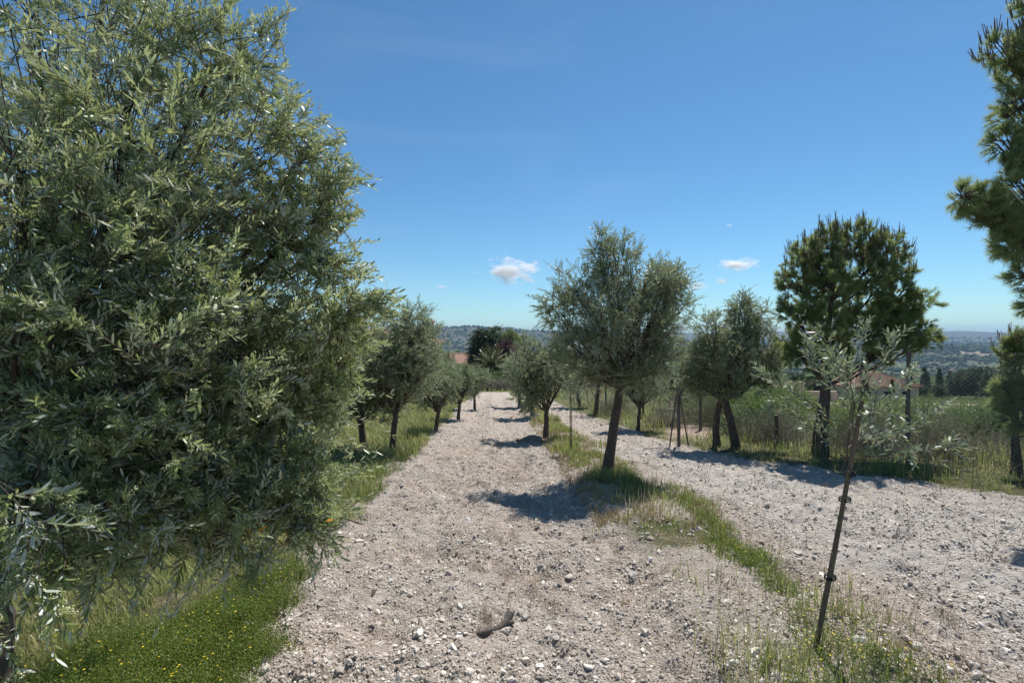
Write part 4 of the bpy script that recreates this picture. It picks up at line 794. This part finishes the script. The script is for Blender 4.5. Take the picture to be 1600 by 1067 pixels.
def hiproof(mb, w_, d_, z, h, ov=.4, tiles=True):
    W2, D2 = w_/2+ov, d_/2+ov; rl = max(W2-D2, 0.001)
    v = [(-W2, -D2, z), (W2, -D2, z), (W2, D2, z), (-W2, D2, z), (-rl, 0, z+h), (rl, 0, z+h)]; v2 = [(x, y, q-.12) for x, y, q in v[:4]]
    mb.add(v+v2, [[0, 1, 5, 4]], 0); b0 = mb.k-10; V = np.array(v+v2)
    mb.add(V, [[2, 3, 4, 5], [0, 6, 7, 1][::-1], [1, 7, 8, 2][::-1], [2, 8, 9, 3][::-1], [3, 9, 6, 0][::-1], [6, 9, 8, 7]], 0); mb.add(V, [[1, 2, 5], [3, 0, 4]], 0)
    if tiles:      # rows of half-round cover tiles down every slope, and ridge tiles
        A = []; B = []
        for s in (-1, 1):
            for x in np.arange(-W2+.12, W2, .24):
                t = 1.0 if abs(x) <= rl else (W2-abs(x))/(W2-rl); A.append((x, s*D2, z+.02)); B.append((x, s*D2*(1-t), z+h*t+.02))
            for y in np.arange(-D2+.12, D2, .24):
                t = (D2-abs(y))/D2; A.append((s*W2, y, z+.02)); B.append((s*(W2-(W2-rl)*t), y, z+h*t+.02))
        for q in ((0, 4), (3, 4), (1, 5), (2, 5), (4, 5)): A.append(np.array(v[q[0]])+[0, 0, .05]); B.append(np.array(v[q[1]])+[0, 0, .05])
        A = np.array(A, float); B = np.array(B, float); k = np.linalg.norm(B-A, axis=1) > .1; sticks(mb, A[k], B[k], .075, .075)
def house(name, label, base, rz, w_, d_, h, rh, wins, wall='wall', chim=None, cat='house', arcade=False):
    root = empty(name, base, label, cat); root.rotation_euler = (0, 0, rz); mb = MB()
    if arcade:
        box(mb, (0, d_*.2, h/2), (w_, d_*.6, h)); box(mb, (0, -d_/2+.2, h-.2), (w_, .4, .4))
        mb.build('wall', M[wall], root)
        for k in range(5):
            mb = MB(); box(mb, (-w_/2+.2+k*(w_-.4)/4, -d_/2+.2, (h-.4)/2), (.36, .36, h-.4)); mb.build('pillar', M[wall], root)
    else: box(mb, (0, 0, h/2-.5), (w_, d_, h+1)); mb.build('wall', M[wall], root)
    mb = MB(); hiproof(mb, w_, d_, h+.13, rh); ro = mb.build('roof', M['tile'], root)
    if chim:
        mb = MB(); box(mb, (chim[0], chim[1], h+rh*.8), (.8, .6, rh*1.1+.5)); c = mb.build('chimney', M[wall], ro)
        mb = MB(); v, f = ico(0); hz = h+rh*.8+(rh*1.1+.5)/2; mb.add(np.array([[-.6, -.5, 0], [.6, -.5, 0], [.6, .5, 0], [-.6, .5, 0], [0, 0, .5]])+np.array([chim[0], chim[1], hz+.25]), [[0, 1, 4], [1, 2, 4], [2, 3, 4], [3, 0, 4], [0, 3, 2], [0, 2, 1]]); 
        for sx in (-.3, .3): box(mb, (chim[0]+sx, chim[1], hz+.12), (.12, .5, .25))
        mb.build('chimney_cap', M['tile'], ro)
    for (x, z, a, c) in wins:
        mb = MB(); box(mb, (x, -d_/2-.01, z), (a+.2, .08, c+.2)); fr = mb.build('window', M['white'], root); mb = MB(); box(mb, (x, -d_/2-.04, z), (a, .06, c)); mb.build('pane', M['glass'], fr)
    return root
b = G(712, 66); house('pavilion', 'red-roofed garden pavilion with dark openings between pillars, left of the palm', b, .05, 7.0, 5.0, 3.0, 1.15, [], cat='pavilion', arcade=True)
b = G(602, 62); house('house', 'two-storey villa with tiled roof and capped chimney behind the left olives', b, -.1, 12, 8, 5.2, 1.5, [(-4, 4.0, 1, 1.3), (0, 4.0, 1, 1.3), (4, 4.0, 1, 1.3), (-4, 1.6, 1.2, 1.6), (4, 1.6, 1.2, 1.6)], chim=(5.6, 0))
b = G(1352, 80); b[2] = 1.8-75/800*80-2.6; house('house', 'single-storey house with a wide clay-tiled hip roof below the pine, at the right', b, .1, 10.5, 8, 2.5, 2.0, [(-3, 1.4, 1, 1), (0, 1.4, 1, 1), (3, 1.4, 1, 1)])
b = G(1310, 100); b[2] -= .5; house('house', 'low annex roof seen just left of the wide hip roof', b, .0, 7, 6, 3.2, 1.6, [(-2, 1.6, 1, 1)])
# gate pillars by the road
for k, (px, lb) in enumerate(((1235, 'stone gate pillar beside the pale road, left one'), (1250, 'stone gate pillar beside the pale road, right one'))):
    b = G(px, 56); mb = MB(); box(mb, (0, 0, .95), (.62, .62, 2.1)); box(mb, (0, 0, 2.07), (.8, .8, .14)); box(mb, (0, 0, 2.2), (.5, .5, .12)); o = mb.build('gate_pillar', M['stonewall']); o.location = [float(q) for q in b]; tag(o, lb, 'pillar', 'stone pillars at the gate by the road')
b = G(1272, 57); mb = MB(); box(mb, (0, 0, .5), (5, .3, 1.2)); box(mb, (0, 0, 1.14), (5.1, .4, .08)); o = mb.build('garden_wall', M['stonewall']); o.location = [float(q) for q in b]; tag(o, 'low stone wall right of the gate pillars', 'wall')
# cypresses
def cyp(label, base, h, R_):
    root = empty('cypress_tree', base, label, 'cypress', 'slim cypresses on the valley side'); tb = MB(); cb = MB(); tube(tb, [(0, 0, -.2), (0, 0, h*.5), (0, 0, h*.95)], [.15, .1, .03], 8); n = 900
    t = rng.random(n); rad = R_*np.sin(np.pi*np.clip(t*.88+.1, 0, 1))**.7*rng.uniform(.5, 1, n)*(1-.55*t); a = rng.uniform(0, 6.28, n); P = np.stack([rad*np.cos(a), rad*np.sin(a), h*(.04+.93*t)], 1); D = nrm(np.stack([np.cos(a)*.35, np.sin(a)*.35, np.ones(n)], 1)+rng.normal(0, .15, (n, 3)))
    shoots(cb, P, D, .55, 5, .2, .08, False, tr=.01, ang=(15, 40)); tb.build('trunk', M['darkbark'], root); cb.build('crown', [M['dark'], M['darkbark']], root); return root
def onv(px, d, pytop, h): b = G(px, d); return b
cy = cyp('tall dark cypress, left one of the tight pair right of the steel post', G(1444, 130), 7.5, 1.0)
for px, d, sc, lb in ((1449, 133, .85, 'dark cypress, right one of the tight pair right of the steel post'), (1424, 128, .9, 'dark cypress half hidden by the steel post'), (1468, 128, .95, 'dark cypress between the tight pair and the round dark trees'), (1484, 131, .85, 'dark cypress farthest right in the line'), (1394, 76, .5, 'small dark cypress in front of the hip-roofed house, right'), (1351, 74, .6, 'small dark cypress in front of the hip-roofed house, left')):
    dup(cy, G(px, d), px, sc, lb)
# round trees on the valley side
rt = bigtree('leafy_tree', 'round dark tree right of the cypresses', G(1525, 120), 7.5, 5, 'dark', 'tree', .1, 11, 21, sq=.3, ll=.3, lw=.14, slen=.8); rt['group'] = 'dark trees on the valley side'
for px, d, sc, rz, lb in ((1500, 125, .9, 1, 'dark tree between the last cypress and the biggest round tree'), (1556, 110, .9, 2, 'dark tree left of the low bushy pine'), (1580, 130, 1, 3, 'dark tree behind the low bushy pine'), (1470, 105, .5, 4, 'small bushy tree below the cypress pair'), (1440, 100, .5, 5, 'small bushy tree right of the hip-roofed house'), (1300, 125, .9, 1.5, 'dark tree behind the low annex roof'), (1200, 120, .9, 2.5, 'dark tree seen above the gate pillars, left'), (1250, 105, .7, 3.5, 'dark tree just behind the gate pillars'), (1275, 75, .5, .5, 'small dark tree at the low stone wall')): dup(rt, G(px, d), rz, sc, lb)
# valley woods, one mass
bv, bf = ico(1)
def woods(n, y0, y1, u0, u1, label, s0, s1, mat='farwood'):
    u = rng.random(n*4); y = (y0**-.6+u*(y1**-.6-y0**-.6))**(1/-.6); x = rng.uniform(u0, u1, n*4)*y; k = (vn(x, y, 90, 131)*.6+vn(x, y, 30, 132)*.4 > .44) | (rng.random(n*4) < .12); x, y = x[k][:n], y[k][:n]; n = len(x)
    s = rng.uniform(s0, s1, n)*(1+rng.random(n)**3); z = H(x, y, False)
    V = bv[None]*(1+(rng.random((n, len(bv), 1))-.5)*.7)*np.stack([s, s, s*.8*rng.uniform(.7, 1.2, n)], 1)[:, None]+np.stack([x, y, z+s*.45], 1)[:, None]
    mb = MB(); mb.add(V.reshape(-1, 3), (bf[None]+np.arange(n)[:, None, None]*len(bv)).reshape(-1, 3), 0, np.repeat(rng.random(n), len(bv))*.7+.3*rng.random(n*len(bv))); tag(mb.build('valley_woods', M[mat]), label, 'woods', kind='stuff')
woods(24000, 135, 1500, -1.0, 1.25, 'scattered woods and groves filling the valley floor', 1.5, 3.4)
woods(15000, 1300, 3600, -.6, 1.3, 'dark woods along the foot of the far hills', 2.5, 5)
# hamlets in the valley
hv = None
for k, (px, d, rz) in enumerate(((1462, 620, .2), (1475, 640, .5), (1500, 560, 0), (1515, 700, .3), (1545, 600, .1), (1560, 720, .4), (1585, 640, .2), (1530, 820, 0), (1490, 900, .5), (1570, 900, .2), (1440, 760, .1), (1255, 700, .2))):
    b = G(px, d)
    if hv is None: hv = house('farmhouse', 'x', b, rz, 15, 9, 4, 2.2, []); hv['group'] = 'tiny houses far off in the valley'; hv['label'] = 'tiny pale house far off on the valley floor'; hv['category'] = 'house'
    else: dup(hv, b, rz, 1.0)

# ------------------------------------------------------------------ clouds
def cloudmat():
    m, t, o = newmat('cloud'); tc = N(t, 'ShaderNodeTexCoord').outputs['Object']
    ln = N(t, 'ShaderNodeVectorMath', operation='LENGTH'); t.links.new(tc, ln.inputs[0])
    oi = N(t, 'ShaderNodeObjectInfo'); ad = N(t, 'ShaderNodeVectorMath', operation='ADD'); t.links.new(tc, ad.inputs[0]); t.links.new(oi.outputs['Location'], ad.inputs[1])
    n = noise(t, 2.4, 5, .62, ad.outputs[0]); a = N(t, 'ShaderNodeMath', operation='MULTIPLY_ADD', inp={1: 2.6, 2: -.75}); t.links.new(n, a.inputs[0])
    s = N(t, 'ShaderNodeMath', operation='SUBTRACT'); t.links.new(a.outputs[0], s.inputs[0]); t.links.new(ln.outputs['Value'], s.inputs[1])
    q = N(t, 'ShaderNodeMath', operation='MULTIPLY', inp={1: .022}, use_clamp=False); t.links.new(s.outputs[0], q.inputs[0]); mx = N(t, 'ShaderNodeMath', operation='MAXIMUM', inp={1: 0.0}); t.links.new(q.outputs[0], mx.inputs[0])
    v = N(t, 'ShaderNodeVolumePrincipled', inp={'Color': (1, 1, 1, 1), 'Anisotropy': .2}); t.links.new(mx.outputs[0], v.inputs['Density']); t.links.new(v.outputs[0], o.inputs['Volume']); return m
M['cloud'] = cloudmat(); bv2, bf2 = ico(2); cproto = None
for px, py, wp, hp, lb in ((800, 424, 62, 30, 'puffy white cumulus cloud left of the main olive top'), (1154, 413, 46, 13, 'flat white cloud above the twin-trunk olive'), (1089, 447, 22, 10, 'small white cloud at the right edge of the main olive crown'), (1128, 440, 16, 9, 'tiny white cloud just below the flat one'),
    (566, 417, 28, 12, 'thin white cloud behind the tips of the huge olive'), (690, 448, 14, 4, 'faint small cloud above the left olives'), (1140, 352, 9, 3, 'faint speck of cloud high above the flat one'), (1388, 368, 16, 9, 'small cloud touching the top of the pine')):
    D_ = 9500; c = at(px, py, D_); o = None
    if cproto is None:
        mb = MB(); mb.add(bv2*1.15, bf2, 0, .5, True); o = cproto = mb.build('cloud', M['cloud'])
    else: o = cproto.copy(); COL.objects.link(o)
    o.location = [float(q) for q in c]; o.scale = (wp/F*D_, wp/F*D_*.8, hp/F*D_); tag(o, lb, 'cloud', 'small clouds low in the sky')

# ------------------------------------------------------------------ haze: the air itself
m, t, o_ = newmat('haze'); v = N(t, 'ShaderNodeVolumePrincipled', inp={'Color': (.42, .62, .92, 1), 'Density': .00012, 'Anisotropy': .0}); t.links.new(v.outputs[0], o_.inputs['Volume'])
mb = MB(); zt_, zb_ = 80.0, float(GZ.min())-3; zt_ = max(zt_, float(GZ.max())+5); box(mb, (0, (8830-130)/2, (zt_+zb_)/2), (18040, 8830+130+20, zt_-zb_))
tag(mb.build('haze', m), 'thin blue haze over the valley', 'haze', kind='stuff')
